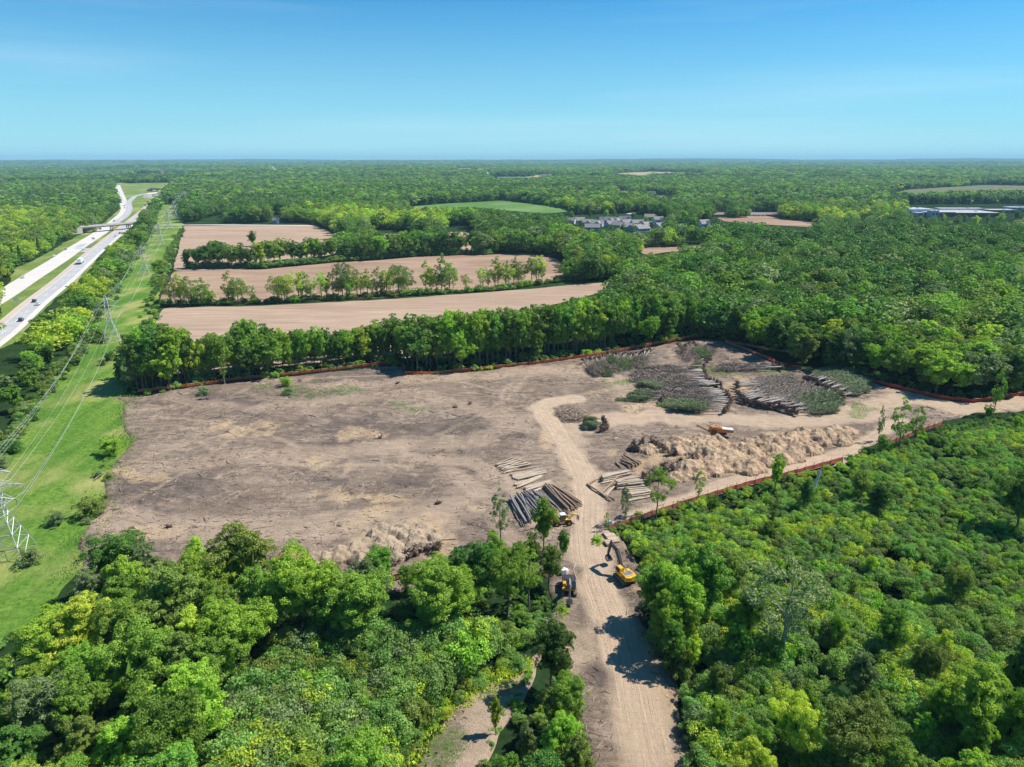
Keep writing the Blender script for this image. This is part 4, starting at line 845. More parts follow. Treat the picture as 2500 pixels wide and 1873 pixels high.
def excavator(label, p, head, swing, paint, hood, boompts, stickend, buck_rot, cabtop):
    e = thing('excavator', label, 'excavator', p, head, sc=.92)
    for s in (-1, 1): track(e, s * 1.28)
    MB().box((0, 0, .72), (2.2, 2.0, .4)).tube([(0, 0, .85), (0, 0, 1.15)], .62, 14).build('undercarriage', blackp, e)
    MB().box((-.35, 0, 1.3), (3.9, 2.7, .32)).box((-.7, -.95, 1.75), (2.8, .8, .7)).build('deck', paint, e, bevel=.05)
    pr = []
    for k in range(9):
        a = math.radians(90 + 22.5 * k); pr.append((-2.05 + .75 * math.cos(a) * 1.0, 1.42 * math.sin(a) * 1.0))
    m = MB(); vs = [(x, y, z) for z in (1.15, 2.18) for x, y in pr]; n = len(pr)
    m.add(vs, [tuple(range(n - 1, -1, -1)), tuple(range(n, 2 * n))] + [(i, (i + 1) % n, (i + 1) % n + n, i + n) for i in range(n)])
    m.build('counterweight', paint, e, bevel=.08)
    MB().box((-1.15, 0, 2.0), (1.7, 2.5, .55)).build('engine_cover', paint, e, bevel=.06)
    gr = MB().box((-1.2, 0, 2.31), (1.25, 1.9, .08)).box((-.9, -.55, 2.4), (.5, .5, .12)).build('grille', hood, e, bevel=.02)
    MB().tube([(-.75, .95, 2.2), (-.75, .95, 2.75)], .07, 8).build('exhaust_pipe', steel, e)
    cab = MB().prism([(-.15, 1.45), (1.55, 1.45), (1.62, 2.2), (1.25, 3.05), (-.15, 3.1)], .42, 1.38).build('cab', paint, e, bevel=.05)
    w = MB(); w.prism([(.0, 2.0), (1.42, 2.0), (1.5, 2.25), (1.2, 2.92), (.0, 2.95)], .40, 1.40); w.prism([(1.50, 1.62), (1.60, 1.6), (1.67, 2.2), (1.31, 3.0), (1.2, 3.0)], .5, 1.3); w.build('window', glass, cab)
    MB().box((.55, .9, 3.12), (1.3, .85, .06)).build('cab_roof', cabtop, cab)
    MB().tube([(-.4, -1.3, 2.1), (-.4, -1.3, 2.75), (1.2, -1.3, 2.75), (1.2, -1.3, 1.6)], .035, 6).build('handrail', blackp, e)
    (x0, z0), (x1, z1), (x2, z2) = boompts; dk = blackp
    m = MB(); m.prism([(x0 - .2, z0 - .25), (x0 + .25, z0 - .3), (x1 + .1, z1 - .42), (x2 + .1, z2 - .2), (x2 + .05, z2 + .2), (x1 - .15, z1 + .42), (x0 - .3, z0 + .2)], -.28, .28)
    bo = m.build('boom', blackp if paint is yellow else steel, e, bevel=.03)
    cy = MB()
    for s in (-.42, .42): cy.tube([(x0 + .45, s, z0 - .55), ((x0 + x1) / 2 + .35, s, (z0 + z1) / 2 - .1)], .11, 8); cy.tube([((x0 + x1) / 2 + .35, s, (z0 + z1) / 2 - .1), (x1, s, z1 - .1)], .06, 8)
    cy.build('hydraulic_cylinder', steel, bo)
    MB().tube([(x1 - .1, 0, z1 + .6), (x2 - .5, 0, z2 + .62)], .11, 8).tube([(x2 - .5, 0, z2 + .62), (x2 + .15, 0, z2 + .7)], .06, 8).build('hydraulic_cylinder', steel, bo)
    sx, sz = stickend; dx, dz = sx - x2, sz - z2; L = math.hypot(dx, dz); ux, uz = dx / L, dz / L; nx, nz = -uz, ux
    P = lambda a, b: (x2 + ux * a + nx * b, z2 + uz * a + nz * b)
    st = MB().prism([P(-.9, .25), P(-.5, -.22), P(0, -.3), P(L, -.14), P(L, .16), P(.2, .3)], -.2, .2).build('stick', blackp if paint is yellow else steel, e, bevel=.03)
    MB().tube([(P(.3, .42)[0], 0, P(.3, .42)[1]), (P(L - .7, .36)[0], 0, P(L - .7, .36)[1])], .09, 8).build('hydraulic_cylinder', steel, st)
    b = MB(); pr = [(0, .15), (.25, -.2), (.3, -.75), (-.05, -1.15), (-.6, -1.2), (-1.0, -.85)]
    c, s = math.cos(buck_rot), math.sin(buck_rot); T = lambda q: (sx + q[0] * c - q[1] * s, sz + q[0] * s + q[1] * c)
    for a, q in zip(pr[:-1], pr[1:]):
        a, q = T(a), T(q); d = Vector((q[0] - a[0], 0, q[1] - a[1])); nn = Vector((-d.z, 0, d.x)).normalized() * .05
        b.prism([a, q, (q[0] + nn.x, q[1] + nn.z), (a[0] + nn.x, a[1] + nn.z)], -.6, .6)
    for y in (-.62, .57): b.prism([T(q) for q in pr], y, y + .05)
    for k in range(5):
        t0 = T((-1.0, -.85)); t1 = T((-1.25, -.6)); b.tube([(t0[0], -.5 + .25 * k, t0[1]), (t1[0], -.5 + .25 * k, t1[1])], [.07, .02], 5)
    b.build('bucket', steel, e)
    return e
p = GS(1524, 1424); excavator('yellow excavator with a black boom folded over the dirt road edge', (p.x, p.y, p.z), R(114), 0, yellow, hoodgrey, ((.9, 1.9), (3.2, 5.2), (5.9, 5.6)), (7.0, 2.0), R(-25), yellow)
p = GS(1388, 1449); excavator('black and amber excavator facing the camera on the left verge of the dirt road', (p.x, p.y, p.z), R(-93), 0, yel2, blackp, ((.9, 1.9), (2.9, 4.3), (5.0, 3.9)), (5.6, 1.5), R(-20), blackp)
for o in list(COL.objects):     # the second machine has a black body, amber side cover only
    pass
e2 = [o for o in COL.objects if o.name.startswith('excavator')][-1]
for ch in e2.children:
    if ch.name.split('.')[0] in ('counterweight', 'cab', 'engine_cover'):
        me = ch.data; me.materials[0] = blackp
MB().box((-.1, -.95, 2.14), (1.5, .75, .1)).build('side_cover', yel2, e2, bevel=.02)
# wheel skidder by the grey log stack
def wheel(parent, c, r=.82, w=.6):
    o = MB().tube([(c[0], c[1] - w / 2, c[2]), (c[0], c[1] + w / 2, c[2])], r, 20)
    for k in range(16):
        a = k * math.pi / 8; o.box((c[0] + r * math.cos(a), c[1], c[2] + r * math.sin(a)), (.12, w, .10), ry=-a)
    t = o.build('wheel', rubber, parent); MB().tube([(c[0], c[1] - w / 2 - .02, c[2]), (c[0], c[1] + w / 2 + .02, c[2])], r * .45, 12).build('rim', yel2, t)
p = GS(1373, 1286); e = thing('log_skidder', 'yellow wheeled log loader with grey cab at the foot of the grey log stack', 'loader', (p.x, p.y, p.z), R(12), sc=.85)
for x in (-1.9, 1.5):
    for y in (-1.15, 1.15): wheel(e, (x, y, .82))
MB().box((-1.9, 0, 1.35), (2.6, 1.4, .9)).box((-2.0, 0, 2.0), (2.0, 1.2, .5)).build('engine_cover', yel2, e, bevel=.08)
MB().box((1.3, 0, 1.2), (2.0, 1.1, .7)).box((0, 0, 1.0), (1.0, .6, .5)).build('chassis', yellow, e, bevel=.05)
c_ = MB().prism([(-.6, 1.7), (.7, 1.7), (.9, 2.4), (.6, 3.1), (-.6, 3.1)], -.7, .7).build('cab', hoodgrey, e, bevel=.05); MB().prism([(-.45, 2.1), (.78, 2.1), (.86, 2.4), (.56, 3.0), (-.45, 3.0)], -.72, .72).build('window', glass, c_); MB().box((0, 0, 3.14), (1.4, 1.5, .07)).build('cab_roof', white_paint, c_)
MB().prism([(1.2, 1.5), (1.5, 1.4), (3.0, 2.5), (4.2, 2.3), (4.2, 2.6), (3.0, 2.9)], -.25, .25).build('arm', yellow, e, bevel=.03)
MB().prism([(4.1, 2.5), (4.5, 2.2), (4.4, 1.3), (4.1, .9), (4.0, 1.0), (4.2, 1.5), (4.2, 2.1)], -.6, -.3).prism([(4.1, 2.5), (4.5, 2.2), (4.4, 1.3), (4.1, .9), (4.0, 1.0), (4.2, 1.5), (4.2, 2.1)], .3, .6).box((4.2, 0, 2.3), (.3, 1.2, .25)).build('grapple', steel, e)
# horizontal grinder on tracks behind the mulch mound
orange = pm('machine_orange', (.52, .20, .03), (.34, .12, .03), 2, .5, spec=.4)
p = GS(1752, 1072, .1); e = thing('wood_grinder', 'orange tracked wood grinder with grey feed tray behind the mulch mound', 'grinder', (p.x, p.y, p.z), R(-6), sc=.74)
for s in (-1, 1): track(e, s * 1.1, 5.4, 1.0, .6)
MB().box((0, 0, 1.25), (6.6, 1.9, .5)).build('chassis', blackp, e, bevel=.04)
bd = MB().box((-1.9, 0, 2.5), (3.4, 2.4, 1.9)).prism([(-3.6, 3.4), (-.2, 3.4), (-.6, 4.1), (-3.0, 4.1)], -1.0, 1.0).build('engine_housing', orange, e, bevel=.07); MB().box((-1.9, -1.23, 2.45), (2.3, .08, 1.4)).build('radiator_grille', blackp, bd)
MB().box((.6, 0, 2.9), (1.6, 2.2, 1.7)).tube([(.6, -1.15, 3.2), (.6, 1.15, 3.2)], .75, 16).build('drum_housing', orange, e, bevel=.05)
MB().box((3.6, 0, 2.2), (4.4, 2.3, .3)).box((3.6, -1.15, 2.75), (4.4, .12, 1.1)).box((3.6, 1.15, 2.75), (4.4, .12, 1.1)).build('feed_tray', orange, e)
MB().box((3.4, 0, 3.42), (4.6, 2.6, .12), ry=R(4)).build('tray_cover', pm('tray_cover', (.62, .66, .70), (.52, .56, .6), 1, .4, spec=.4), e)
MB().box((-6.0, 0, 3.1), (6.0, 1.1, .35), ry=R(26)).build('conveyor', orange, e); MB().box((-6.0, 0, 3.32), (6.0, .8, .1), ry=R(26)).build('belt', blackp, e)
MB().tube([(-.9, .6, 4.0), (-.9, .6, 4.7)], .12, 8).build('exhaust_pipe', steel, e)
# timber mats by the yellow excavator
matm = pm('mat_timber', (.56, .43, .30), (.44, .32, .22), 3, .85, stretch=(.2, 3, 3))
for k, (a, b, w, n, lb) in enumerate([((1020,205),(1160,385),1.5,2,'longer timber mat stack, left of the pair, beyond the yellow excavator boom'), ((1095,200),(1205,370),1.45,2,'longer timber mat stack, right of the pair, beyond the yellow excavator boom'), ((1035,355),(1100,430),1.5,2,'short timber mat stack just under the excavator boom')]):
    A_, B_ = GS(*ZN(*a)), GS(*ZN(*b)); d = B_ - A_; L = d.length; m = MB()
    for j in range(n):
        for q in range(4): m.box((0, -w / 2 + w * (q + .5) / 4, .16 + .28 * j), (L, w / 4 - .04, .24))
    e = thing('timber_mat', lb, 'timber mat', ((A_.x + B_.x) / 2, (A_.y + B_.y) / 2, A_.z + .05), math.atan2(d.y, d.x), 'timber mats beside the dirt road')
    m.build('planks', matm, e)
    mm = MB()
    for x in (-L * .38, 0, L * .38): mm.box((x, 0, .03), (.18, w, .06)); mm.box((x, 0, .60), (.10, w * .96, .03))
    mm.build('cross_strap', steel, e)
# white tanks / sacks at the two verges
for (u, v), lb in (((1375, 1409), 'white fabric sack in the brush left of the dirt road above the black excavator'), ((1487, 1290), 'white box shaped sack at the left end of the front orange fence')):
    p = GS(u, v); m = MB(); 
    m.box((0, 0, .6), (1.1, 1.0, 1.2)).box((.75, .35, .4), (.7, .8, .8), rz=.5)
    e = thing('bulk_sack', lb, 'sack', (p.x, p.y, p.z), .3); m.build('sack_body', white_paint, e, bevel=.15); MB().tube([(-.4, -.4, 1.15), (0, 0, 1.45), (.4, .4, 1.15)], .05, 5).tube([(.4, -.4, 1.15), (0, 0, 1.4), (-.4, .4, 1.15)], .05, 5).build('lifting_loop', white_paint, e)
p = GS(*ZN(205, 1080)); o = MB().tube([(0, 0, .3), (1.2, .9, .3)], .32, 9).build('short_log', matm, None, (p.x, p.y, p.z)); setp(o, 'short pale log in yellow weeds beside the black excavator', 'log')
# ---- logs stacked along the road
def logmesh(seed, L, r0, mat, mat2, bend=.12):
    r = random.Random(seed); m = MB(); pts = []; rad = []
    for k in range(6):
        t = k / 5; pts.append((L * (t - .5), bend * math.sin(t * math.pi * r.uniform(.8, 1.6) + seed), bend * .4 * math.sin(t * 5 + seed))); rad.append(r0 * (1.08 - .32 * t))
    m.tube(pts, rad, 8, cap=False); me = m.mesh('bark', mat, True)
    c = MB(); c.tube([Vector(pts[0]) + Vector((-.02, 0, 0)), pts[0]], rad[0] * .99, 8); c.tube([pts[-1], Vector(pts[-1]) + Vector((.02, 0, 0))], rad[-1] * .99, 8)
    return me, c.mesh('cut_end', mat2)
cut = pm('cut_wood', (.66, .47, .28), (.54, .37, .21), 6, .8)
LM = {'pale': pm('log_pale', (.52, .43, .32), (.33, .26, .19), 3, .85, rnd=.2, stretch=(.4, 3, 3)), 'grey': pm('log_grey', (.26, .245, .225), (.14, .13, .12), 3, .9, rnd=.25, stretch=(.4, 3, 3)), 'brown': pm('log_brown', (.36, .26, .18), (.20, .145, .10), 3, .9, rnd=.25, stretch=(.4, 3, 3))}
LMESH = {k: [logmesh(s * 5 + 1, 1.0, .25, LM[k], cut, 0) for s in range(1)] for k in LM}
_lm = {}
def get_log(kind, L, seed):
    key = (kind, round(L), seed % 3)
    if key not in _lm: _lm[key] = logmesh(seed % 3 + round(L), round(L), .25, LM[kind], cut, .16 if kind != 'pale' else .07)
    return _lm[key]
def one_log(P0, P1, r, kind, label, group, seed):
    d = P1 - P0; L = max(2, d.length); me, ce = get_log(kind, L, seed)
    o = thing('log', label, 'log', (P0 + P1) / 2, 0, group); o.rotation_euler = d.to_track_quat('X', 'Z').to_euler(); o.scale = (L / round(L), r / .25, r / .25)
    link('bark', me, o); link('cut_end', ce, o)
PILES = [('the farthest left pale log row', ZJ, (245,300),(570,185),(400,450),(930,320), 18, 2, 'pale', .20), ('the second pale log row', ZJ, (510,490),(1060,375),(590,585),(1150,440), 12, 1, 'pale', .21),
 ('the third pale log row', ZJ, (580,640),(1080,470),(650,700),(1040,530), 10, 1, 'pale', .21), ('the pale log row nearest the grey stack', ZJ, (710,700),(1200,570),(860,800),(1220,660), 11, 1, 'pale', .22),
 ('the big grey log stack', ZJ, (440,960),(760,1400),(1010,790),(1330,1110), 46, 4, 'grey', .21), ('the brown half of the grey stack', ZJ, (1020,700),(1480,1200),(1340,770),(1740,1070), 34, 4, 'brown', .19),
 ('the small log stack by the stumps', ZK, (860,520),(1090,665),(990,345),(1370,550), 13, 2, 'brown', .26), ('the back of the right log stack', ZK, (470,840),(930,755),(460,980),(1160,830), 26, 4, 'pale', .21),
 ('the middle of the right log stack', ZK, (740,1010),(1200,890),(830,1130),(1400,1050), 26, 4, 'pale', .21), ('the front of the right log stack', ZK, (960,1150),(1480,1130),(1080,1390),(1560,1290), 28, 3, 'pale', .21)]
rl = random.Random(4)
for nm, zf, a0, a1, b0, b1, n, lay, kind, r in PILES:
    for k in range(n):
        t = (k + .5) / n; j = rl.uniform(-.2, .2); ly = (k * 7 % lay) if lay > 1 else 0; ly = ly if .1 < t < .9 else 0
        q0 = zf(a0[0] + (b0[0] - a0[0]) * t + rl.uniform(-38, 38), a0[1] + (b0[1] - a0[1]) * t + rl.uniform(-18, 18)); q1 = zf(a1[0] + (b1[0] - a1[0]) * (t + j) + rl.uniform(-22, 22), a1[1] + (b1[1] - a1[1]) * (t + j) + rl.uniform(-10, 10))
        z = r + ly * r * 1.75; P0, P1 = G(*q0), G(*q1)
        g0 = .55 + (gz(P0.x, P0.y) - .55) * .5; P0.z = P1.z = g0 + z + .1
        one_log(P0, P1, r * rl.uniform(.6, 1.3), kind, '%s log of %s, %s from %s' % (kind, nm, nth(k + 1), 'its far end' if 'row' in nm or 'right' in nm else 'left'), 'logs in %s' % nm, k)
for k, (a, b, lb) in enumerate([((110,1020),(340,920),'brown log crossing the far end of the loose log frame'),((150,1020),(640,1400),'long brown log forming the left rail before the right stack'),((340,1190),(760,1370),'brown log forming the inner rail before the right stack'),((410,1220),(820,890),'reddish log leaning diagonally over the right stack'),((490,1285),(700,1115),'pale diagonal log below the leaning reddish log'),((560,1280),(720,1110),'second pale diagonal log below the reddish log'),((770,530),(890,645),'single short log left of the small stack')]):
    P0, P1 = GS(*ZK(*a), .35), GS(*ZK(*b), .35 + (.5 if 3 <= k <= 5 else 0)); one_log(P0, P1, .25, 'brown' if k in (0, 1, 2, 3, 6) else 'pale', lb, 'loose logs before the right stack', k)
# ---- pulled-up trees laid in rows, root plates outward
rootm = pm('root_soil', (.20, .135, .10), (.085, .058, .045), 2.2, .95, bump=.5); twig = pm('twig_brown', (.30, .235, .19), (.17, .13, .105), 3, .9, rnd=.2); twig_g = pm('twig_grey', (.36, .33, .30), (.22, .20, .18), 3, .9, rnd=.2)
silver = pm('trunk_silver', (.40, .37, .33), (.19, .17, .15), 4, .8, rnd=.15, stretch=(.3, 2, 2))
LEAF['needle'] = leafmat('leaf_needle', (.12, .165, .070), (.24, .29, .135), .15); LEAF['dead'] = leafmat('leaf_dead', (.30, .235, .185), (.185, .15, .125), .1)
def root_mesh(seed, rr=.8):
    r = random.Random(seed); m = MB(); vs = []; fs = []; n, k = 12, 6
    for i in range(k):
        for j in range(n):
            a = 2 * math.pi * j / n; th = math.pi * (i + .5) / k; q = rr * math.sin(th) * r.uniform(.75, 1.2); vs.append((-.35 + math.cos(th) * .5 * r.uniform(.8, 1.2), q * math.cos(a), q * math.sin(a) * .95))
    for i in range(k - 1):
        for j in range(n): fs.append((i * n + j, i * n + (j + 1) % n, (i + 1) * n + (j + 1) % n, (i + 1) * n + j))
    m.add(vs, fs + [tuple(range(n)), tuple(range(k * n - 1, (k - 1) * n - 1, -1))])
    for _ in range(34):
        a = r.uniform(0, 6.28); q = rr * r.uniform(.5, 1.0); L = r.uniform(.5, 1.1); d = Vector((r.uniform(-.9, .3), math.cos(a) * r.uniform(.4, 1), math.sin(a) * r.uniform(.4, 1))).normalized()
        p0 = Vector((-.3, q * math.cos(a), q * math.sin(a))); m.tube([p0, p0 + d * L * .5, p0 + d * L + Vector((0, r.uniform(-.25, .25), r.uniform(-.25, .25)))], [.10, .06, .02], 4)
    return m.mesh('root_plate', rootm)
def felled(seed, L, greenk):
    r = random.Random(seed); m = MB(); pts = [(-.2, 0, 0)] + [(L * t, .25 * math.sin(t * 3 + seed), .1 * math.sin(t * 5)) for t in (.15, .35, .55, .75, .95)]
    m.tube(pts, [.17, .14, .115, .09, .06, .02], 6); tr = m.mesh('trunk', silver, True); b = MB(); tips = []
    for k in range(60):
        t = .16 + .80 * (k / 60) ** .8; a = r.uniform(0, 6.28); l = (2.9 * (1.15 - t)) * r.uniform(.6, 1.15) + .5; p = Vector((L * t, 0, 0)); ca, sa = math.cos(a), abs(math.sin(a)) * .8 - .12
        q = p + Vector((l * 1.5, ca * l * .62, sa * l * .5)); mid = p + Vector((l * .6, ca * l * .38, sa * l * .3)); b.tube([p, mid, q], [.045, .032, .012], 3, cap=False); tips += [mid, q, (mid + q) / 2]
        for _ in range(3):
            s = mid + (q - mid) * r.random(); e_ = s + Vector((r.uniform(.3, .9), r.uniform(-.5, .5), r.uniform(-.2, .4))); b.tube([s, e_], [.02, .008], 3, cap=False); tips.append(e_)
    br = b.mesh('branches', twig if seed % 2 else twig_g); rr = np.random.RandomState(seed); T = np.array([list(t) for t in tips])
    n = {0: 1300, 1: 3200}[greenk]; P = T[rr.randint(0, len(T), n)] + rr.normal(size=(n, 3)) * (.22, .22, .16); d = unit(n, rr) + (1.0, 0, .2); d /= np.linalg.norm(d, axis=1)[:, None]; w = np.cross(d, unit(n, rr)); w /= np.linalg.norm(w, axis=1)[:, None]
    s = rr.uniform(.2, .45, (n, 1)) * (1.0 if greenk else .8); V = np.stack([P, P + d * s + w * s * .22, P + d * s * 2, P + d * s - w * s * .22], 1).reshape(-1, 3)
    fo = npmesh('foliage', V, np.arange(4 * n).reshape(-1, 4), LEAF['needle' if greenk else 'dead'], {'var': np.repeat(rr.rand(n), 4)})
    return tr, root_mesh(seed), br, fo
FT = [felled(s, 15, 0) for s in range(4)] + [felled(10 + s, 15, 1) for s in range(4)]
def lay_row(zf, roots, tips, n, green, nm, lift=.55, seed=0, Lk=1.0):
    r = random.Random(seed); cum = lambda pts: np.cumsum([0] + [math.dist(a, b) for a, b in zip(pts[:-1], pts[1:])])
    cr, ct = cum(roots), cum(tips)
    for k in range(n):
        t = (k + .5) / n + r.uniform(-.25, .25) / n
        f = lambda pts, c: (np.interp(t * c[-1], c, [q[0] for q in pts]), np.interp(t * c[-1], c, [q[1] for q in pts]))
        a = f(roots, cr); b = f(tips, ct); A_ = GS(*zf(a[0] + r.uniform(-10, 10), a[1] + r.uniform(-6, 6))); B_ = G(*zf(b[0] + r.uniform(-90, 90), b[1] + r.uniform(-60, 60)))
        g = green(t) if callable(green) else green; gi = 1 if r.random() < g else 0; d = B_ - A_; d.z = 0; L = max(5, d.length) * Lk
        tr, ro, br, fo = FT[gi * 4 + r.randrange(4)]; s = L / 16
        e = thing('felled_tree', '%s felled tree %s, %s along' % ('leafy green' if gi else 'bare silver', nm, nth(k + 1)), 'felled tree', (A_.x, A_.y, A_.z + lift + r.uniform(-.1, 1.5)), 0, 'uprooted trees laid %s' % nm)
        e.rotation_euler = (0, R(2.2), math.atan2(d.y, d.x)); wv = 1.0 if L > 10 else .7; e.scale = (s, max(wv, s * 1.05), max(wv, s * .8) * .85)
        link('trunk', tr, e); link('root_plate', ro, e, sc=(1.0 / s, 1.0 / e.scale[1], 1.0 / e.scale[2])).rotation_euler = (r.uniform(0, 6), 0, 0); link('branches', br, e); link('foliage', fo, e)
lay_row(ZM, [(1230,625),(1500,740),(1640,810),(1770,890)], [(1650,500),(1950,580),(2130,720),(2160,790)], 19, .95, 'in the green row nearest the right fence', seed=1)
lay_row(ZM, [(335,670),(340,790),(400,930),(620,990),(900,1030),(1140,1110)], [(1050,560),(1180,680),(1400,720),(1600,820),(1720,900),(1640,1040)], 34, lambda t: 0 if t < .62 else .95, 'in the central fan of felled trees', seed=2)
lay_row(ZL, [(1850,470),(1880,640),(2060,710),(2180,870),(2230,930),(2130,1090)], [(1000,470),(960,600),(1050,730),(1220,850),(1320,930),(1360,1030)], 44, lambda t: 0 if t < .84 else 1, 'in the widest felled row', seed=3)
lay_row(ZL, [(1480,800),(1250,940)], [(1080,700),(690,940)], 8, 1, 'at the green left tip of the widest row', seed=4, Lk=.9)
lay_row(ZL, [(210,410),(540,310),(880,300),(1170,240)], [(400,540),(520,520),(640,470),(1040,410)], 16, lambda t: .35, 'in the back heap under the far fence', seed=5)
lay_row(ZL, [(1480,200),(1760,140),(1900,420)], [(1600,350),(1980,260),(1650,480)], 10, .2, 'at the far corner of the clearing', seed=6)
lay_row(ZM, [(940,490),(760,450)], [(100,500),(60,370)], 6, .3, 'in the flat back row before the sign', seed=7)
lay_row(ZK, [(400,-180),(560,-230)], [(0,-250),(150,-400)], 7, 1, 'in the small green brush heap', seed=8)
lay_row(ZK, [(520,-330),(420,-360)], [(-60,-190),(40,-420)], 4, 1, 'on the left side of the green brush heap', seed=9)
# ---- stumps with root balls
STM = []
for s in range(4):
    r_ = root_mesh(40 + s, .95); STM.append(r_)
stem = MB().tube([(-.1, 0, 0), (.7, 0, .03)], [.34, .26], 9).mesh('stem', silver)
r = random.Random(8); k = 0
SR = [('in the root heap at the mulch mound left end', [(1532,1108),(1555,1085),(1600,1080),(1650,1090),(1690,1108),(1640,1118),(1590,1105)], 26), ('in the dark root band before the mulch mound', [(1556,1178),(1590,1160),(1640,1145),(1700,1122),(1735,1128),(1680,1150),(1620,1175),(1590,1205)], 32), ('at the foot of the pale dirt mound', [(830,1400),(860,1385),(980,1350),(1090,1335),(1060,1362),(960,1380),(870,1412)], 18)]
for nm, poly, n in SR:
    us = [q[0] for q in poly]; vs = [q[1] for q in poly]; j = 0; got = []
    while j < n:
        u, v = r.uniform(min(us), max(us)), r.uniform(min(vs), max(vs))
        if not pip(np.array([u]), np.array([v]), poly)[0]: continue
        got.append((u, v)); j += 1
    got.sort()
    for j, (u, v) in enumerate(got):
        p = GS(u, v, .7 + r.random() * .7); e = thing('uprooted_stump', 'dark stump %s, %s from left' % (nm, nth(j + 1)), 'stump', p, 0, 'uprooted stumps %s' % nm)
        e.rotation_euler = (r.uniform(-.6, .6), r.uniform(-1.2, .4), r.uniform(0, 6.28)); e.scale = (r.uniform(.7, 1.15),) * 3; link('root_plate', STM[j % 4], e); link('stem', stem, e)
for u, v, lb in ((927,1075,'lone stump in the middle of the bare ground'),(970,940,'low root clump below the notch of the back fence'),(1070,1235,'dark root lump right of the far end of the pale mound'),(1150,990,'small root lump beside the grass patch'),(416,1292,'reddish root lump above the wide dark tree'),(1110,1000,'root lump left of the haul road loop'),(735,935,'root ball beside the weedy slash in the back left')):
    p = GS(u, v, .45); e = thing('uprooted_stump', lb, 'stump', p, 0, 'single stumps left on the ground'); e.rotation_euler = (.3, -.8, u); e.scale = (.75,) * 3; link('root_plate', STM[u % 4], e); link('stem', stem, e)
# ---- earth and mulch mounds
def mound_mat(name, a, b, dk, dirty):
    t = NT(name); p = POS(t); t.b.inputs['Roughness'].default_value = .95; t.b.inputs['Specular IOR Level'].default_value = .03
    n1 = t.noise(p, .22, 5, .7, .5); n2 = t.noise(p, 1.3, 6, .8); n3 = t.noise(p, .5, 4, .7)
    c = t.mix(t.ramp(n1, .38, .62), a, b); c = t.mix(t.ramp(n3, .55, .68, 0, dirty), c, dk); c = t.mix(t.ramp(n2, .55, .75, 0, .7), c, dk)
    t.col(c); t.bump(n2, 1, .5); return t.m
def mound(name, label, heaps, mat, slope=.78, step=.35, rough=.6, seed=0):
    H_ = [(G(u, v)[0], G(u, v)[1], h) for u, v, h in heaps]; x0 = min(q[0] - q[2] * 1.8 for q in H_); x1 = max(q[0] + q[2] * 1.8 for q in H_); y0 = min(q[1] - q[2] * 1.8 for q in H_); y1 = max(q[1] + q[2] * 1.8 for q in H_)
    X, Y = np.meshgrid(np.arange(x0, x1, step), np.arange(y0, y1, step), indexing='ij'); Zm = np.full(X.shape, -9.)
    wx = X + (fbm(X / 2.2, Y / 2.2, 3, seed) - .5) * 2.4; wy = Y + (fbm(X / 2.2, Y / 2.2, 3, seed + 5) - .5) * 2.4
    for hx, hy, h in H_: Zm = np.maximum(Zm, h - (slope if h > 1.5 else .95) * np.sqrt((wx - hx) ** 2 + (wy - hy) ** 2 + .5))
    rg = 1 - np.abs(fbm(X / 1.6, Y / 1.6, 3, seed + 9) * 2 - 1) * 1.6
    Zm = Zm + (rg * rough * .7 + (fbm(X / .7, Y / .7, 2, seed + 2) - .5) * rough * .9) * np.clip(Zm + .6, 0, 1)
    g = site_relief(X, Y) + .55; m = Zm > -.05; m = m[:-1, :-1] & m[1:, :-1] & m[1:, 1:] & m[:-1, 1:]; i, j = np.nonzero(m); ny = X.shape[1]
    F = np.stack([i * ny + j, (i + 1) * ny + j, (i + 1) * ny + j + 1, i * ny + j + 1], -1); used = np.unique(F); rm = np.full(X.size, -1); rm[used] = np.arange(len(used)); F = rm[F]
    bc = np.bincount(F.ravel(), minlength=len(used)); z = (Zm + g).ravel()[used]; z = np.where(bc < 4, g.ravel()[used] - .4, z)
    V = np.stack([X.ravel()[used], Y.ravel()[used], z], -1); c = V.mean(0); c[2] = 0
    o = link(name, npmesh(name, V - c, F, mat), None, tuple(c)); return setp(o, label, name.replace('_', ' '))
r = random.Random(21)
def rand_heaps(poly, n, h0, h1):
    us = [q[0] for q in poly]; vs = [q[1] for q in poly]; out = []
    while len(out) < n:
        u, v = r.uniform(min(us), max(us)), r.uniform(min(vs), max(vs))
        if pip(np.array([u]), np.array([v]), poly)[0]: out.append((u, v, r.uniform(h0, h1)))
    return out
MP = [(1565,1108),(1650,1090),(1700,1080),(1790,1092),(1900,1072),(2020,1048),(2075,1052),(2085,1068),(2030,1098),(1900,1135),(1780,1160),(1660,1185),(1640,1175),(1700,1140),(1740,1118)]
mound('mulch_mound', 'long heap of tan mulch and clods running along the front fence', rand_heaps(MP, 150, 1.2, 3.7), mound_mat('mulch', (.58, .42, .27), (.43, .305, .195), (.16, .11, .08), .85), seed=3)
MF = [(700,1385),(780,1360),(880,1325),(950,1292),(1000,1272),(1050,1290),(1070,1318),(1040,1345),(960,1365),(880,1385),(800,1405),(720,1410)]
mound('dirt_mound', 'pale lumpy dirt mound behind the front left trees', rand_heaps(MF, 60, 1.0, 2.4), mound_mat('pale_dirt', (.48, .38, .265), (.38, .29, .20), (.20, .145, .10), .55), seed=6)
mound('dirt_mound', 'small brown soil heap at the left end of the pale mound', [(705,1368,2.6), (720,1374,2.4), (738,1370,2.0), (752,1376,1.4)], mound_mat('brown_dirt', (.42, .28, .15), (.28, .175, .095), (.14, .09, .055), .5), seed=8)
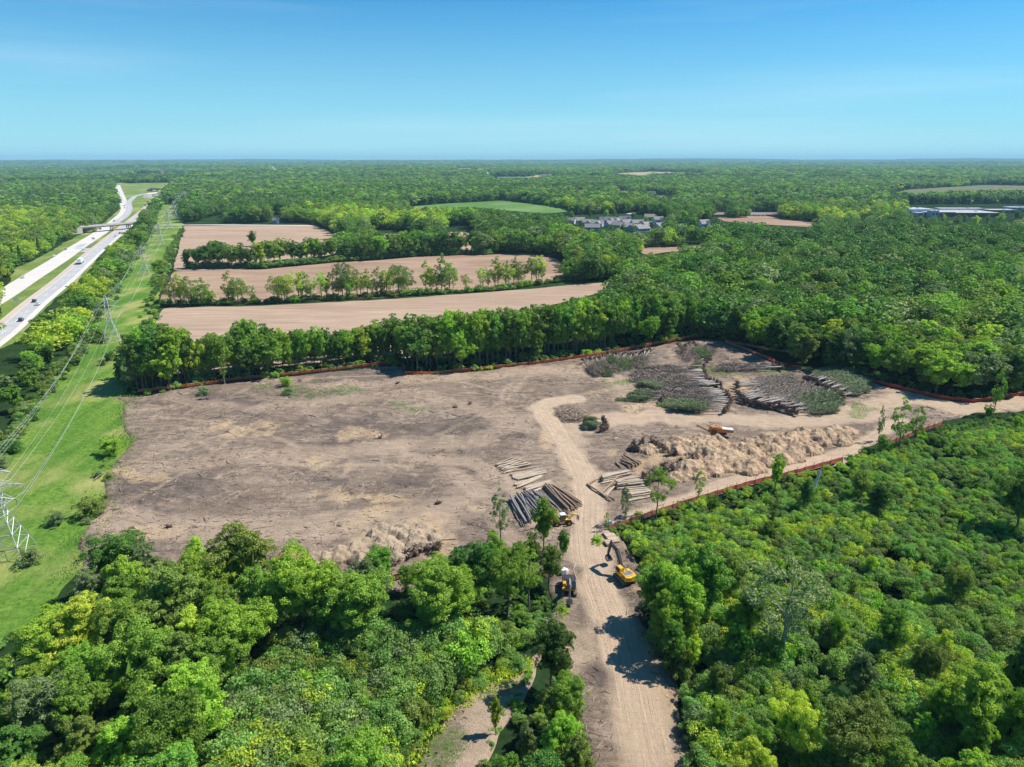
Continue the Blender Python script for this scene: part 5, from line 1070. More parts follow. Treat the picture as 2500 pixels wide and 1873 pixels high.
mound('dirt_mound', 'low sandy spoil heap right of the far stump line', [(1800,968,1.2), (1780,950,1.0), (1770,930,.9), (1812,985,.8), (1760,918,.8)], mound_mat('sandy', (.52, .39, .27), (.42, .31, .21), (.2, .14, .1), .4), seed=9)
# ---- loose sticks
def sticks(name, label, n, region, L0, L1, rad, mat, seed, kind='stuff', pile=0, exclude_road=True):
    rr = np.random.RandomState(seed); us = [q[0] for q in region]; vs = [q[1] for q in region]
    P = [G(a, b) for a, b in region]; x0, x1 = min(p.x for p in P), max(p.x for p in P); y0, y1 = min(p.y for p in P), max(p.y for p in P)
    x = rr.uniform(x0, x1, n * 4); y = rr.uniform(y0, y1, n * 4); u, v = proj(x, y, 0 * x); k = pip(u, v, region) & (np.ones(len(x), bool) if pile else (fbm(x / 9, y / 9, 3, 41) > rr.uniform(.3, .75, len(x))))
    if exclude_road and not pile: k &= site_attrs(x, y)['road'] < .5
    x, y = x[k][:n], y[k][:n]; m = len(x); a = rr.uniform(0, 3.14, m) if not exclude_road else rr.normal(.25, .9, m); L = rr.uniform(L0, L1, m) ** 1.0 * rr.uniform(.5, 1, m); R0 = rad * rr.uniform(.5, 1.3, m)
    z = site_relief(x, y) + .55 + R0 * .7 + (rr.rand(m) * pile)
    d = np.stack([np.cos(a), np.sin(a), rr.normal(0, .06 + .25 * (pile > 0), m)], -1); w = np.stack([-np.sin(a), np.cos(a), 0 * a], -1) * R0[:, None]; up = np.array([0, 0, 1.]) * R0[:, None]; c = np.stack([x, y, z], -1); e = d * L[:, None] / 2; bend = w * rr.normal(0, 4, (m, 1))
    V = np.stack([c - e - w, c - e + up, c - e + w, c + bend - w, c + bend + up, c + bend + w, c + e - w * .5, c + e + up * .5, c + e + w * .5], 1).reshape(-1, 3)
    f = np.array([[0, 3, 4, 1], [1, 4, 5, 2], [0, 2, 5, 3], [3, 6, 7, 4], [4, 7, 8, 5], [3, 5, 8, 6]]); F = (f[None] + (np.arange(m) * 9)[:, None, None]).reshape(-1, 4)
    o = link(name, npmesh(name, V, F, mat)); return setp(o, label, 'branches', kind=kind)
sticks('branch_litter', 'pale splintered sticks scattered over the bare ground', 6500, SITE, .5, 3.2, .055, pm('stick_pale', (.50, .41, .31), (.34, .27, .20), 2, .9), 1)
sticks('twig_litter', 'dark twigs and bark scattered over the bare ground', 12000, SITE, .4, 2.6, .06, pm('stick_dark', (.085, .062, .048), (.14, .105, .08), 2, .9), 2)
sticks('slash_litter', 'larger broken limbs and trunk pieces strewn over the bare ground', 420, SITE, 2, 6, .12, pm('limb_mixed', (.36, .28, .21), (.14, .105, .08), .7, .9), 12)
sticks('slash_pile', 'heap of broken brown branches inside the haul road loop', 520, [(1355,1012),(1400,1003),(1440,1022),(1432,1036),(1380,1034)], 1, 4, .10, pm('stick_mixed', (.27, .20, .15), (.42, .33, .24), 1.2, .9), 3, pile=1.6)
sticks('slash_pile', 'flat spread of grey slash behind the widest felled row', 900, [(1440,880),(1520,862),(1600,855),(1640,880),(1600,905),(1480,925),(1440,905)], 1, 5, .06, twig_g, 4, pile=.7)
sticks('slash_pile', 'tangle of grey slash at the far corner of the clearing', 900, [(1650,858),(1720,845),(1800,880),(1860,905),(1790,915),(1700,905),(1650,885)], 1, 5, .07, twig, 5, pile=.9)
sticks('slash_pile', 'broken branches left of the black excavator', 160, [(1325,1540),(1360,1500),(1375,1540),(1350,1575)], 1, 4, .05, LM['pale'], 6, pile=.4)
sticks('slash_pile', 'dark slash strip among weeds at the back left', 420, [(600,955),(700,945),(800,950),(860,965),(760,975),(640,970)], 1, 4, .05, twig, 7, pile=.4)
FB_ = [((1100,740),(1190,735),'pale'),((1530,715),(1600,750),'brown'),((1020,875),(1070,835),'brown'),((1650,900),(1710,870),'pale'),((640,1035),(710,990),'brown'),((1340,995),(1365,1020),'pale'),((810,1090),(820,1118),'brown'),((1400,625),(1500,605),'grey')]
for k, (a, b, kd) in enumerate(FB_): one_log(GS(*ZE(*a), .15), GS(*ZE(*b), .15), .13, kd, '%s loose branch on the left part of the bare ground, %s of eight' % (kd, nth(k + 1)), 'loose branches on the bare ground', k)
FB2 = [((430,595),(475,612),'brown'),((1140,605),(1180,575),'pale'),((930,1160),(1005,1135),'pale'),((640,465),(705,425),'grey'),((565,485),(625,450),'grey'),((860,910),(900,915),'grey'),((1010,1150),(1035,1155),'pale'),((1300,1440),(1420,1435),'pale')]
for k, (a, b, kd) in enumerate(FB2): one_log(GS(*ZF(*a), .15), GS(*ZF(*b), .15), .15, kd, '%s fallen branch on the middle of the bare ground, %s of eight' % (kd, nth(k + 1)), 'fallen branches on the middle ground', k)
for k, (a, b) in enumerate([((420,820),(335,980)),((520,730),(480,830)),((480,850),(530,970))]): one_log(GS(*ZN(*a), .1), GS(*ZN(*b), .1), .09, 'pale', 'thin bent pale stick on the road verge beside the black excavator, %s of three' % nth(k + 1), 'sticks beside the road', k)
# ---- orange safety fences with silt cloth
netm = {}
def net_mat(name, a, b, c):
    t = NT(name); t.b.inputs['Roughness'].default_value = .6; p = POS(t); n = t.noise(p, .045, 2, .4); n2 = t.noise(p, 1.5, 3, .6)
    cc = t.mix(t.ramp(n, .45, .55), a, b); cc = t.mix(t.ramp(n2, .4, .8, 0, .6), cc, c); t.col(cc)
    tr = t.n('ShaderNodeBsdfTranslucent'); t.l(cc, tr.inputs[0]); tp = t.n('ShaderNodeBsdfTransparent'); m1 = t.n('ShaderNodeMixShader'); m1.inputs[0].default_value = .62; t.l(t.b.outputs[0], m1.inputs[1]); t.l(tr.outputs[0], m1.inputs[2])
    w = t.n('ShaderNodeTexVoronoi'); w.inputs['Scale'].default_value = 14; t.l(p, w.inputs['Vector']); f = t.ramp(w.outputs['Distance'], .30, .12, 0, .25)
    m2 = t.n('ShaderNodeMixShader'); t.l(f, m2.inputs[0]); t.l(m1.outputs[0], m2.inputs[1]); t.l(tp.outputs[0], m2.inputs[2]); t.l(m2.outputs[0], t.out.inputs[0]); return t.m
netA = net_mat('net_orange', (.85, .16, .045), (1.0, .50, .08), (.75, .14, .06)); netB = net_mat('net_red', (.95, .13, .04), (.80, .10, .04), (.70, .13, .06)); netC = net_mat('net_faded', (.90, .42, .29), (.86, .34, .22), (.80, .42, .32))
silt = pm('silt_cloth', (.022, .022, .024), (.05, .048, .045), 2, .85); post_m = pm('fence_post', (.42, .33, .24), (.26, .20, .15), 3, .9); post_d = pm('steel_post', (.10, .07, .06), (.16, .10, .08), 3, .7)
def sheet_strip(name, P, z0, z1, mat, parent, off=0, wav=0):
    V = []; n = len(P)
    for i, p in enumerate(P):
        q = P[min(i + 1, n - 1)] - P[max(i - 1, 0)]; nn = Vector((-q.y, q.x, 0)).normalized(); s = wav * math.sin(i * 1.9) * .5
        V += [p + nn * off + Vector((0, 0, z0)), p + nn * (off + s * .3) + Vector((0, 0, z1 + s * .25))]
    i = np.arange(n - 1); F = np.stack([2 * i, 2 * i + 2, 2 * i + 3, 2 * i + 1], -1)
    o = link(name, npmesh(name, np.array([list(v) for v in V]), F, mat), parent); sol = o.modifiers.new('thick', 'SOLIDIFY'); sol.thickness = .015
    return o
def fence(label, pts, net, post_mat, dark=True, H=.95, step=1.6, every=3.4, group='orange fences round the clearing'):
    Pw = [G(a, b) for a, b in pts]; L = [0]
    for a, b in zip(Pw[:-1], Pw[1:]): L.append(L[-1] + (b - a).length)
    n = max(2, int(L[-1] / step)); X = [Vector([np.interp(L[-1] * k / n, L, [p[j] for p in Pw]) for j in range(3)]) for k in range(n + 1)]
    for p in X: p.z = .3
    e = thing('safety_fence', label, 'fence', X[0], 0, group); o0 = X[0].copy(); X = [p - o0 for p in X]
    sheet_strip('orange_mesh', X, .4, .4 + H, net, e, 0, .45)
    if dark: sheet_strip('silt_cloth', X, -.1, .45, silt, e, -.3, .25)
    sheet_strip('top_band', X, .4 + H, .45 + H, pm('top_band', (.75, .62, .50), (.7, .5, .36), 3, .7), e, .03, .3)
    pmh = _pmesh.setdefault(post_mat.name, MB().tube([(0, 0, -.2), (0, 0, 2.35)], .055, 5).mesh('fence_post', post_mat)); q = 0; np_ = min(99, int(L[-1] / every))
    for k in range(np_ + 1):
        i = int(k * n / np_); link('post', pmh, e, X[i] + Vector((.06, -.06, 0)), 0)
_pmesh = {}
fence('long orange fence along the back tree line from the corridor to the notch', [(338,962),(460,948),(600,930),(720,918),(850,903),(935,893)], netA, post_m)
fence('short shaded fence bend at the notch in the back line', [(935,893),(965,892),(985,897),(989,917)], netB, post_m)
fence('long orange fence from the notch to the far right corner of the tree line', [(989,917),(1060,918),(1180,905),(1300,893),(1420,876),(1540,856),(1640,836),(1710,824)], netA, post_m)
fence('shaded orange fence running from the corner gap to the red panel', [(1768,840),(1830,862),(1880,883),(1900,893)], netC, post_d)
fence('bright red fence piece behind the central fan of felled trees', [(1900,893),(1930,901),(1955,904)], netB, post_m)
fence('collapsed dark silt fence right of the bright red piece', [(1955,906),(1995,913),(2030,918)], netC, post_d, H=.35)
fence('red orange fence curving along the right wood to the photo edge', [(2108,931),(2160,944),(2230,962),(2300,978),(2370,986),(2440,978),(2560,955)], netB, post_m)
fence('faded fence seen between trunks inside the wood at the corner gap', [(1768,838),(1830,850),(1900,862),(1990,872),(2030,872)], netC, post_d, dark=False)
fence('faded red front fence with dark posts below the mulch mound', [(1485,1300),(1530,1286),(1600,1262),(1700,1229),(1830,1190),(1950,1160),(2055,1131)], netC, post_d, H=1.2)
fence('short front fence piece showing beside the paired trees', [(2170,1090),(2200,1080),(2240,1062),(2300,1042)], netC, post_d, H=1.2)
fence('red fence glimpsed between the trees below the pale mound', [(830,1450),(900,1436),(1000,1412),(1100,1402)], netC, post_d, H=1.1)
p = G(1875, 884); e = thing('warning_sign', 'small red square sign on a post at the shaded fence', 'sign', (p.x, p.y - .5, .3)); MB().box((0, 0, 1.7), (1.3, .04, 1.1), rz=.1).build('panel', pm('sign_red', (.80, .07, .04), (.7, .06, .04), 1, .5), e, bevel=.01); MB().tube([(0, .05, 0), (0, .05, 2.3)], .05, 6).build('post', post_m, e)
p = G(554, 975); e = thing('lone_pole', 'thin bare trunk standing alone with a leafy top before the back fence', 'tree', (p.x, p.y, .2)); MB().tube([(0, 0, -.3), (.1, 0, 4), (-.1, 0, 9)], [.16, .12, .06], 7).build('trunk', bark_pale, e); link('crown', crown(9, 1, 'olive green'), e, (0, 0, 6.5), 0, (.34, .34, .42))
p = G(1985, 1204); e = thing('broken_snag', 'broken white tree snag leaning in the thicket below the mulch mound', 'snag', (p.x, p.y, 0)); MB().tube([(0, 0, 0), (.3, 0, 3), (1.1, .2, 5.8)], [.42, .36, .26], 9).tube([(1.1, .2, 5.8), (1.4, .3, 6.9)], [.2, .05], 5).tube([(1.0, .1, 5.6), (.6, 0, 6.6)], [.14, .03], 5).build('trunk', pm('snag_white', (.72, .70, .66), (.48, .46, .43), 3, .8), e); MB().tube([(.7, .1, 4.4), (1.6, 0, 5.0)], [.1, .04], 5).build('branch', bark_pale, e)
# ---- power line
galv = pm('galvanised_steel', (.50, .51, .52), (.40, .41, .42), 1, .5, .3, spec=.4); porcelain = pm('insulator_grey', (.40, .42, .42), None, 2, .4)
def tower_meshes(bar=.095):
    T = {}; hw = lambda z: 3.6 - (3.6 - .95) * min(z, 10.2) / 10.2 if z <= 10.2 else .95 - .35 * (z - 10.2) / 9.5
    lev = [0, 3.1, 5.8, 8.2, 10.2, 12.2, 14.0, 15.7, 17.4, 19.2, 20.4]; C4 = lambda z: [Vector((sx * hw(z), sy * hw(z), z)) for sx, sy in ((-1, -1), (1, -1), (1, 1), (-1, 1))]
    for k in range(4):
        m = MB(); m.tube([C4(z)[k] for z in (0, 10.2, 20.4)] + [Vector((0, 0, 22))], bar, 4, True); T.setdefault('leg', []).append(m)
    m = MB()
    for a, b in zip(lev[:-1], lev[1:]):
        A_, B_ = C4(a), C4(b)
        for k in range(4):
            j = (k + 1) % 4; m.tube([A_[k], B_[j]], bar * .55, 3); m.tube([A_[j], B_[k]], bar * .55, 3); m.tube([B_[k], B_[j]], bar * .5, 3)
            if a < 6: mid = (A_[k] + B_[j]) / 2; m.tube([mid, (A_[k] + A_[j]) / 2 + Vector((0, 0, .4))], bar * .4, 3)
    T['bracing'] = m; arms = []; ins = []
    for z, L in ((12.8, 3.4), (16, 5.4), (19, 3.5)):
        a = MB(); n = MB()
        for s in (-1, 1):
            tip = Vector((s * L, 0, z + .1)); w = hw(z)
            for sy in (-1, 1):
                a.tube([Vector((s * w, sy * w, z)), tip], bar * .6, 3); a.tube([Vector((s * w, sy * w, z + 1.3)), tip], bar * .55, 3)
                for t in (.3, .6): a.tube([Vector((s * w, sy * w, z)).lerp(tip, t), Vector((s * w, sy * w, z + 1.3)).lerp(tip, t)], bar * .4, 3)
            for t in (.25, .5, .75): a.tube([Vector((s * w, -w, z)).lerp(tip, t), Vector((s * w, w, z)).lerp(tip, t)], bar * .4, 3)
            n.tube([tip, tip + Vector((0, 0, -1.5))], .045, 5)
            for q in range(7): n.tube([tip + Vector((0, 0, -.2 - .18 * q)), tip + Vector((0, 0, -.26 - .18 * q))],   .10, 8)
        for sy in (-1, 1): a.tube([Vector((-hw(z), sy * hw(z), z)), Vector((hw(z), sy * hw(z), z))], bar * .6, 3)
        arms.append(a); ins.append(n)
    return ([m.mesh('leg', galv) for m in T['leg']], T['bracing'].mesh('bracing', galv), [a.mesh('crossarm', galv) for a in arms], [a.mesh('insulator', porcelain) for a in ins])
TM = tower_meshes(); TMF = tower_meshes(.13)
TW = [(28,1356),(276,836),(355,673),(393,598),(413,560),(428,535),(440,516),(452,501)]
TL = ['nearest lattice tower cut by the left photo edge','lattice tower beside the highway belt, second from the camera','third lattice tower along the green corridor','fourth lattice tower before the country road','fifth lattice tower just beyond the country road','sixth lattice tower among the wood beyond the road','seventh lattice tower where the corridor narrows','farthest lattice tower at the corridor end']
TP = [G(*q) for q in TW]; TP = [Vector((-120, 20, 0))] + TP
dirs = []
for i in range(len(TP)):
    d = TP[min(i + 1, len(TP) - 1)] - TP[max(i - 1, 0)]; dirs.append(math.atan2(d.y, d.x) - math.pi / 2)
for i in range(1, len(TP)):
    M_ = TM if i < 4 else TMF
    e = thing('transmission_tower', TL[i - 1], 'power tower', TP[i], dirs[i], 'lattice towers of the power line', sc=1 if i < 5 else 1.15)
    for me in M_[0]: link('leg', me, e)
    link('bracing', M_[1], e)
    for a, b in zip(M_[2], M_[3]): link('insulator', b, link('crossarm', a, e))
wire_m = pm('conductor', (.60, .60, .60), (.5, .5, .5), 1, .5, .3, spec=.4)
def wires(TP, dirs, atts, names, rad=.02):
    for (ox, oz), nm in zip(atts, names):
        m = MB()
        for i in range(len(TP) - 1):
            A_, B_ = [TP[k] + Vector((math.cos(dirs[k]) * ox, math.sin(dirs[k]) * ox, oz * (1 if k < 5 else 1.15))) for k in (i, i + 1)]
            sag = min(5.5, (B_ - A_).length * .022); N_ = 16; pts = [A_.lerp(B_, t / N_) - Vector((0, 0, sag * 4 * (t / N_) * (1 - t / N_))) for t in range(N_ + 1)]; m.tube(pts, rad * (1 + .35 * i), 4)
        setp(m.build('power_wire', wire_m), nm, 'wire', 'conductors of the power line')
wires(TP, dirs, [(-3.4, 11.4), (-5.4, 14.6), (-3.5, 17.6), (3.4, 11.4), (5.4, 14.6), (3.5, 17.6), (0, 22)], ['lowest wire on the highway side of the towers','middle wire on the highway side of the towers','upper wire on the highway side of the towers','lowest wire on the field side of the towers','middle wire on the field side of the towers','upper wire on the field side of the towers','thin earth wire over the tower tips'])
for k, (u, v, lb) in enumerate(((623,462,'left twin-arm pole standing above the wood'),(636,468,'right twin-arm pole standing above the wood'),(451,505,'far grey pylon left of the corridor end'))):
    p = G(u, v); e = thing('utility_pole', lb, 'utility pole', p, .2, 'tall poles above the far wood'); hgt = 34 if k < 2 else 28
    MB().tube([(-2, 0, 0), (-2, 0, hgt)], .45, 6).tube([(2.5, 0, 0), (2.5, 0, hgt)], .45, 6).build('pole', galv, e); MB().box((0, 0, hgt - 2), (12, .5, .6)).box((0, 0, hgt - 8), (9, .5, .6)).build('crossarm', galv, e)
# ---- bridges
conc = pm('bridge_concrete', (.50, .47, .43), (.38, .36, .33), .4, .85); gird = pm('bridge_girder', (.22, .19, .16), (.16, .14, .12), .5, .8); conc_w = pm('bridge_white', (.72, .71, .68), (.6, .59, .56), .4, .8)
def bridge(label, a, b, z, w, deckm, piers, girm):
    A_, B_ = G(*a), G(*b); d = B_ - A_; L = d.length; c = (A_ + B_) / 2; e = thing('road_bridge', label, 'bridge', c, math.atan2(d.y, d.x), 'bridges over the highway')
    MB().box((0, 0, z + .25), (L, w, .5)).build('deck', deckm, e); MB().box((0, -w / 2 + .8, z - .65), (L, .7, 1.28)).box((0, w / 2 - .8, z - .65), (L, .7, 1.28)).box((0, 0, z - .65), (L, .7, 1.28)).build('girder', girm, e)
    for s in (-1, 1): MB().box((0, s * (w / 2 - .15), z + .95), (L, .3, .9)).build('parapet', deckm, e)
    for t in piers:
        m = MB(); m.box((L * (t - .5), 0, z - 1.7), (1.4, w * .96, .8))
        for s in (-.36, 0, .36): m.tube([(L * (t - .5), s * w, 0), (L * (t - .5), s * w, z - 2.0)], .55, 10)
        m.build('pier', conc, e)
    for s in (-1, 1): MB().prism([(s * L / 2, 0), (s * L / 2, z - .1), (s * (L / 2 + 12), z - .1), (s * (L / 2 + 20), 0)][::s], -w / 2, w / 2).build('abutment', conc, e)
bridge('long concrete overpass crossing both carriageways', ZA(680,690), ZA(1170,648), 6.6, 10, conc, (.24, .53, .82), gird)
bridge('white ramp bridge over the far highway', ZA(1262,386), ZA(1385,372), 7, 11, conc_w, (.5,), gird)
bridge('dark farthest overpass above the right carriageway', ZA(1280,336), ZA(1385,342), 6.5, 9, gird, (.5,), gird)
# ---- road users
PAINTS = {'white': white_paint, 'black': pm('car_black', (.02, .02, .022), (.03, .03, .03), 1, .3, spec=.6), 'grey': pm('car_grey', (.25, .26, .28), None, 1, .3, spec=.6), 'silver': pm('car_silver', (.5, .51, .53), None, 1, .3, .3, spec=.6)}
_car = {}
def car_meshes(col):
    if col in _car: return _car[col]
    b = MB().prism([(-2.3, .35), (2.3, .35), (2.35, .75), (2.1, .95), (1.2, 1.02), (-2.1, 1.05), (-2.35, .8)], -.92, .92).mesh('body', PAINTS[col]); c = MB().prism([(-2.0, 1.04), (1.0, 1.02), (.35, 1.55), (-1.6, 1.58)], -.78, .78).mesh('cabin', glass); rf = MB().prism([(-1.55, 1.58), (.32, 1.55), (.25, 1.64), (-1.5, 1.66)], -.74, .74).mesh('roof', PAINTS[col])
    w = [MB().tube([(x, y - .12, .36), (x, y + .12, .36)], .36, 12).mesh('wheel', rubber) for x in (-1.4, 1.4) for y in (-.84, .84)]; _car[col] = (b, c, rf, w); return _car[col]
def near_heading(C, p, rev):
    i = int(np.argmin(np.hypot(C[:, 0] - p.x, C[:, 1] - p.y))); a = C[max(i - 1, 0)]; b = C[min(i + 1, len(C) - 1)]; return math.atan2(b[1] - a[1], b[0] - a[0]) + (math.pi if rev else 0)
CARS = [(RC, 0, ZA(180,1432), 'black', 'black car nearest the bottom of the right carriageway'), (RC, 0, ZA(292,1272), 'black', 'black suv ahead of the white car on the right carriageway'), (RC, 0, ZA(322,1297), 'white', 'white car beside the black suv on the right carriageway'),
 (LC, 1, ZA(195,1068), 'white', 'white car nearest the camera on the left carriageway'), (LC, 1, ZA(456,890), 'white', 'white van-like car in the middle of the left carriageway'), (LC, 1, ZA(555,832), 'silver', 'silver car level with the median crossover'),
 (RC, 0, ZA(975,717), 'white', 'white car just before the overpass'), (RC, 0, ZA(1012,695), 'black', 'black car under the near side of the overpass'), (RC, 0, ZA(1120,606), 'grey', 'grey car beyond the overpass on the right carriageway'), (RC, 0, ZA(1150,574), 'white', 'white car beyond the overpass on the right carriageway'),
 (LC, 1, ZA(848,658), 'black', 'black car in the shade of the overpass'), (LC, 1, ZA(920,618), 'white', 'white car just beyond the overpass, left carriageway'), (LC, 1, ZA(962,590), 'grey', 'grey car before the ramp split'), (LC, 1, ZA(1048,462), 'black', 'black car on the straight past the ramp split'),
 (LC, 1, ZA(1052,480), 'grey', 'grey car following at the ramp split'), (LC, 1, ZA(1007,372), 'black', 'first car of the far left carriageway group'), (LC, 1, ZA(1012,385), 'grey', 'second car of the far left carriageway group'), (LC, 1, ZA(1005,352), 'black', 'last car of the far left carriageway group'), (LC, 1, ZA(990,298), 'grey', 'farthest car on the left carriageway'),
 (RC, 0, ZA(1250,440), 'black', 'dark car nearest on the far right carriageway'), (RC, 0, ZA(1285,415), 'grey', 'grey car below the white ramp bridge'), (RC, 0, ZA(1305,390), 'black', 'dark car entering under the white ramp bridge'), (RC, 0, ZA(1370,300), 'white', 'farthest white car on the right carriageway')]
for C, rev, q, col, lb in CARS:
    p = G(*q); i = int(np.argmin(np.hypot(C[:, 0] - p.x, C[:, 1] - p.y))); h = near_heading(C, p, rev); e = thing('parked_car' if 0 else 'car', lb, 'car', (p.x, p.y, .38), h, 'vehicles on the highway'); b, c, rf, w = car_meshes(col); link('body', b, e); link('roof', rf, link('cabin', c, e))
    for q_ in w: link('wheel', q_, e)
p = G(*ZA(684, 945)); e = thing('box_truck', 'large white articulated truck on the right carriageway', 'truck', (p.x, p.y, .38), near_heading(RC, p, 0))
tb = MB().box((-2.2, 0, 2.75), (12.2, 2.55, 2.9)).build('cargo_box', pm('trailer_blue_white', (.66, .74, .80), (.56, .66, .74), 1, .4), e, bevel=.05); MB().box((-8.34, 0, 2.7), (.06, 2.3, 2.6)).build('rear_door', white_paint, tb)
cb_ = MB().prism([(4.6, .7), (7.4, .7), (7.5, 1.7), (6.4, 1.9), (6.1, 3.2), (4.6, 3.4)], -1.2, 1.2).build('cab', white_paint, e, bevel=.08); MB().prism([(6.2, 1.95), (6.46, 1.95), (6.16, 3.05), (5.9, 3.05)], -1.05, 1.05).build('window', glass, cb_); MB().box((-2, 0, 1.1), (12, 1.0, .3)).build('chassis', blackp, e)
for x in (-7.2, -6.0, 4.3, 6.6):
    for y in (-1.05, 1.05): MB().tube([(x, y - .2, .5), (x, y + .2, .5)], .5, 12).build('wheel', rubber, e)
for (q, lb) in ((ZA(790, 758), 'grey road sign in the median near the overpass'), (ZA(143, 1290), 'pale road sign in the near median'), (ZA(415, 835), 'grey road sign on the left verge'), (ZA(775, 812), 'small pale post sign at the median crossover')):
    p = G(*q); e = thing('road_sign', lb, 'road sign', (p.x, p.y, 0), .5, 'signs along the highway'); MB().box((0, 0, 3.1), (2.6, .08, 1.9)).build('panel', galv, e); m = MB()
    for s in (-.9, .9): m.tube([(s, .08, 0), (s, .08, 3.6)], .07, 5)
    m.build('post', galv, e)
# ---- buildings
roof_g = pm('shingle_grey', (.27, .25, .245), (.20, .19, .185), .8, .9, rnd=.12); roof_d = pm('shingle_dark', (.12, .125, .15), (.09, .09, .11), .8, .9, rnd=.1); roof_b = pm('shingle_brown', (.28, .22, .185), (.2, .16, .135), .8, .9); wall_w = pm('siding_pale', (.78, .76, .72), (.7, .68, .64), .5, .8, rnd=.12); wall_b = pm('siding_blue', (.48, .50, .52), (.42, .44, .46), .5, .8, rnd=.1); wall_t = pm('siding_tan', (.45, .36, .28), (.36, .28, .22), .5, .8)
win_m = pm('window_dark', (.05, .06, .07), (.08, .09, .10), 1, .2, spec=.6); door_m = pm('garage_door', (.74, .73, .70), None, 1, .6)
def gable(w, d, h0, rh, ov=.6):   # ridge along x
    m = MB(); y = d / 2 + ov; x = w / 2 + ov; dz = -ov * rh / (d / 2)
    for s in (-1, 1): m.add([(-x, s * y, h0 + dz), (x, s * y, h0 + dz), (x, 0, h0 + rh), (-x, 0, h0 + rh), (-x, s * y, h0 + dz - .25), (x, s * y, h0 + dz - .25), (x, 0, h0 + rh - .3), (-x, 0, h0 + rh - .3)], [(0, 1, 2, 3), (4, 7, 6, 5), (0, 4, 5, 1), (1, 5, 6, 2), (0, 3, 7, 4)])
    return m
def house(label, u, v, rz, w, d, h, rh, wm, rm, wing=True, garage=True, gid='houses of the grey roofed estate'):
    p = G(u, v); e = thing('house', label, 'house', (p.x, p.y, HT(np.array([p.x]), np.array([p.y]))[0]), rz, gid)
    m = MB().box((0, 0, h / 2), (w, d, h)); m.add([(-w / 2, -d / 2, h), (-w / 2, d / 2, h), (-w / 2, 0, h + rh - .35), (w / 2, -d / 2, h), (w / 2, d / 2, h), (w / 2, 0, h + rh - .35)], [(0, 1, 2), (3, 5, 4)])
    if wing:
        ww = w * .42; m.box((w * .2, -d / 2 - 2, h / 2), (ww, 4, h)); m.add([(w * .2 - ww / 2, -d / 2 - 4, h), (w * .2 + ww / 2, -d / 2 - 4, h), (w * .2, -d / 2 - 4, h + rh * .72)], [(0, 1, 2)])
    wa = m.build('wall', wm, e); r_ = gable(w, d, h, rh)
    if wing:
        x0 = w * .2; hw = ww / 2 + .5; zr = h + rh * .75
        for s in (-1, 1): r_.add([(x0 + s * hw, -d / 2 - 4.5, h - .2), (x0, -d / 2 - 4.5, zr), (x0, 0, zr), (x0 + s * hw, -d / 2 + .3, h - .2), (x0 + s * hw, -d / 2 - 4.5, h - .45), (x0, -d / 2 - 4.5, zr - .28), (x0, 0, zr - .28), (x0 + s * hw, -d / 2 + .3, h - .45)], [(0, 1, 2, 3), (4, 7, 6, 5), (0, 4, 5, 1), (0, 3, 7, 4)])
    ro = r_.build('roof', rm, e); MB().box((-w * .3, d * .15, h + rh * .9), (.9, .9, 1.8)).build('chimney', wall_t, ro)
    for x in (-.38, -.18) + (() if wing else (.1, .35)): MB().box((w * x, -d / 2 - .03, h * .55), (1.5, .1, 1.4)).build('window', win_m, e)
    if wing and garage: MB().box((w * .2, -d / 2 - 4.03, 1.25), (ww * .7, .1, 2.4)).build('garage_door', door_m, e)
    MB().box((-w * .05, -d / 2 - .04, 1.1), (1.1, .1, 2.2)).build('door', win_m, e)
Y0 = Z(1320, 480, 6.9125)
HS = [(490,425,'a',0),(650,420,'b',0),(790,455,'a',1),(860,540,'b',0),(960,470,'b',1),(1090,410,'d',1),(1190,420,'a',0),(1290,420,'a',1),(1410,395,'d',1),(1440,460,'a',0),(1190,480,'b',1),(1310,500,'a',0),(1630,465,'a',1),(1450,530,'a',0),(1600,550,'b',0),(1790,500,'a',1),(1700,560,'a',0),(1975,405,'a',1),(1830,360,'c',0),(2000,520,'b',1)]
HL = ['farthest left grey roofed house of the estate','second grey roofed house from the estate left end','wide hip-like grey house third from the estate left end','grey house at the lower left of the estate','white gabled house behind the lower left one','dark gabled house left of the estate centre','grey house at the rear centre left','tall rear centre house with pale roof','dark roofed house at the rear of the estate centre','broad grey house in the estate centre','small house in the front centre left','grey house with long roof in the front centre','grey house with white gable right of centre','low grey house in the front centre right','grey house half hidden by front trees','dark porch house near the estate right end','front right house with white trim','tall pale gabled house standing apart at the right rear','brownish roof house left of the tall pale gable','blue gabled house at the estate right end']
rh_ = random.Random(3)
for (x, y, t_, wg), lb in zip(HS, HL):
    u, v = Y0(x, y + 30); house(lb, u, v, rh_.uniform(-.7, .7), rh_.uniform(13, 17), rh_.uniform(9, 12), 4.2, 3.6, wall_b if t_ == 'b' else wall_w, roof_d if t_ == 'd' else roof_b if t_ == 'c' else roof_g, wing=bool(wg) or rh_.random() < .4)
house('white gabled house alone right of the estate', 1717, 554, .5, 14, 10, 4.5, 4.5, wall_w, roof_g, gid='single houses among the woods'); house('low brown ranch house behind the pine row', 1757, 528, .1, 24, 11, 3, 2.6, wall_t, roof_b, False, gid='single houses among the woods')
house('long white ranch house on the tan slope', 1845, 528, -.1, 26, 11, 3, 2.6, wall_w, roof_g, False, gid='single houses among the woods'); house('brown roofed ranch house right of the white ranch', 1887, 528, 0, 22, 11, 3, 2.6, wall_t, roof_b, False, gid='single houses among the woods')
house('dark blue roofed house in the far wood', 1517, 478, .3, 26, 16, 6, 5, wall_b, roof_d, gid='single houses among the woods'); house('dark roofed house right of the blue one', 1585, 479, 0, 26, 14, 6, 5, wall_w, roof_d, gid='single houses among the woods'); house('small white gabled house behind the estate', 1612, 489, .4, 16, 12, 5, 5, wall_w, roof_d, gid='single houses among the woods')
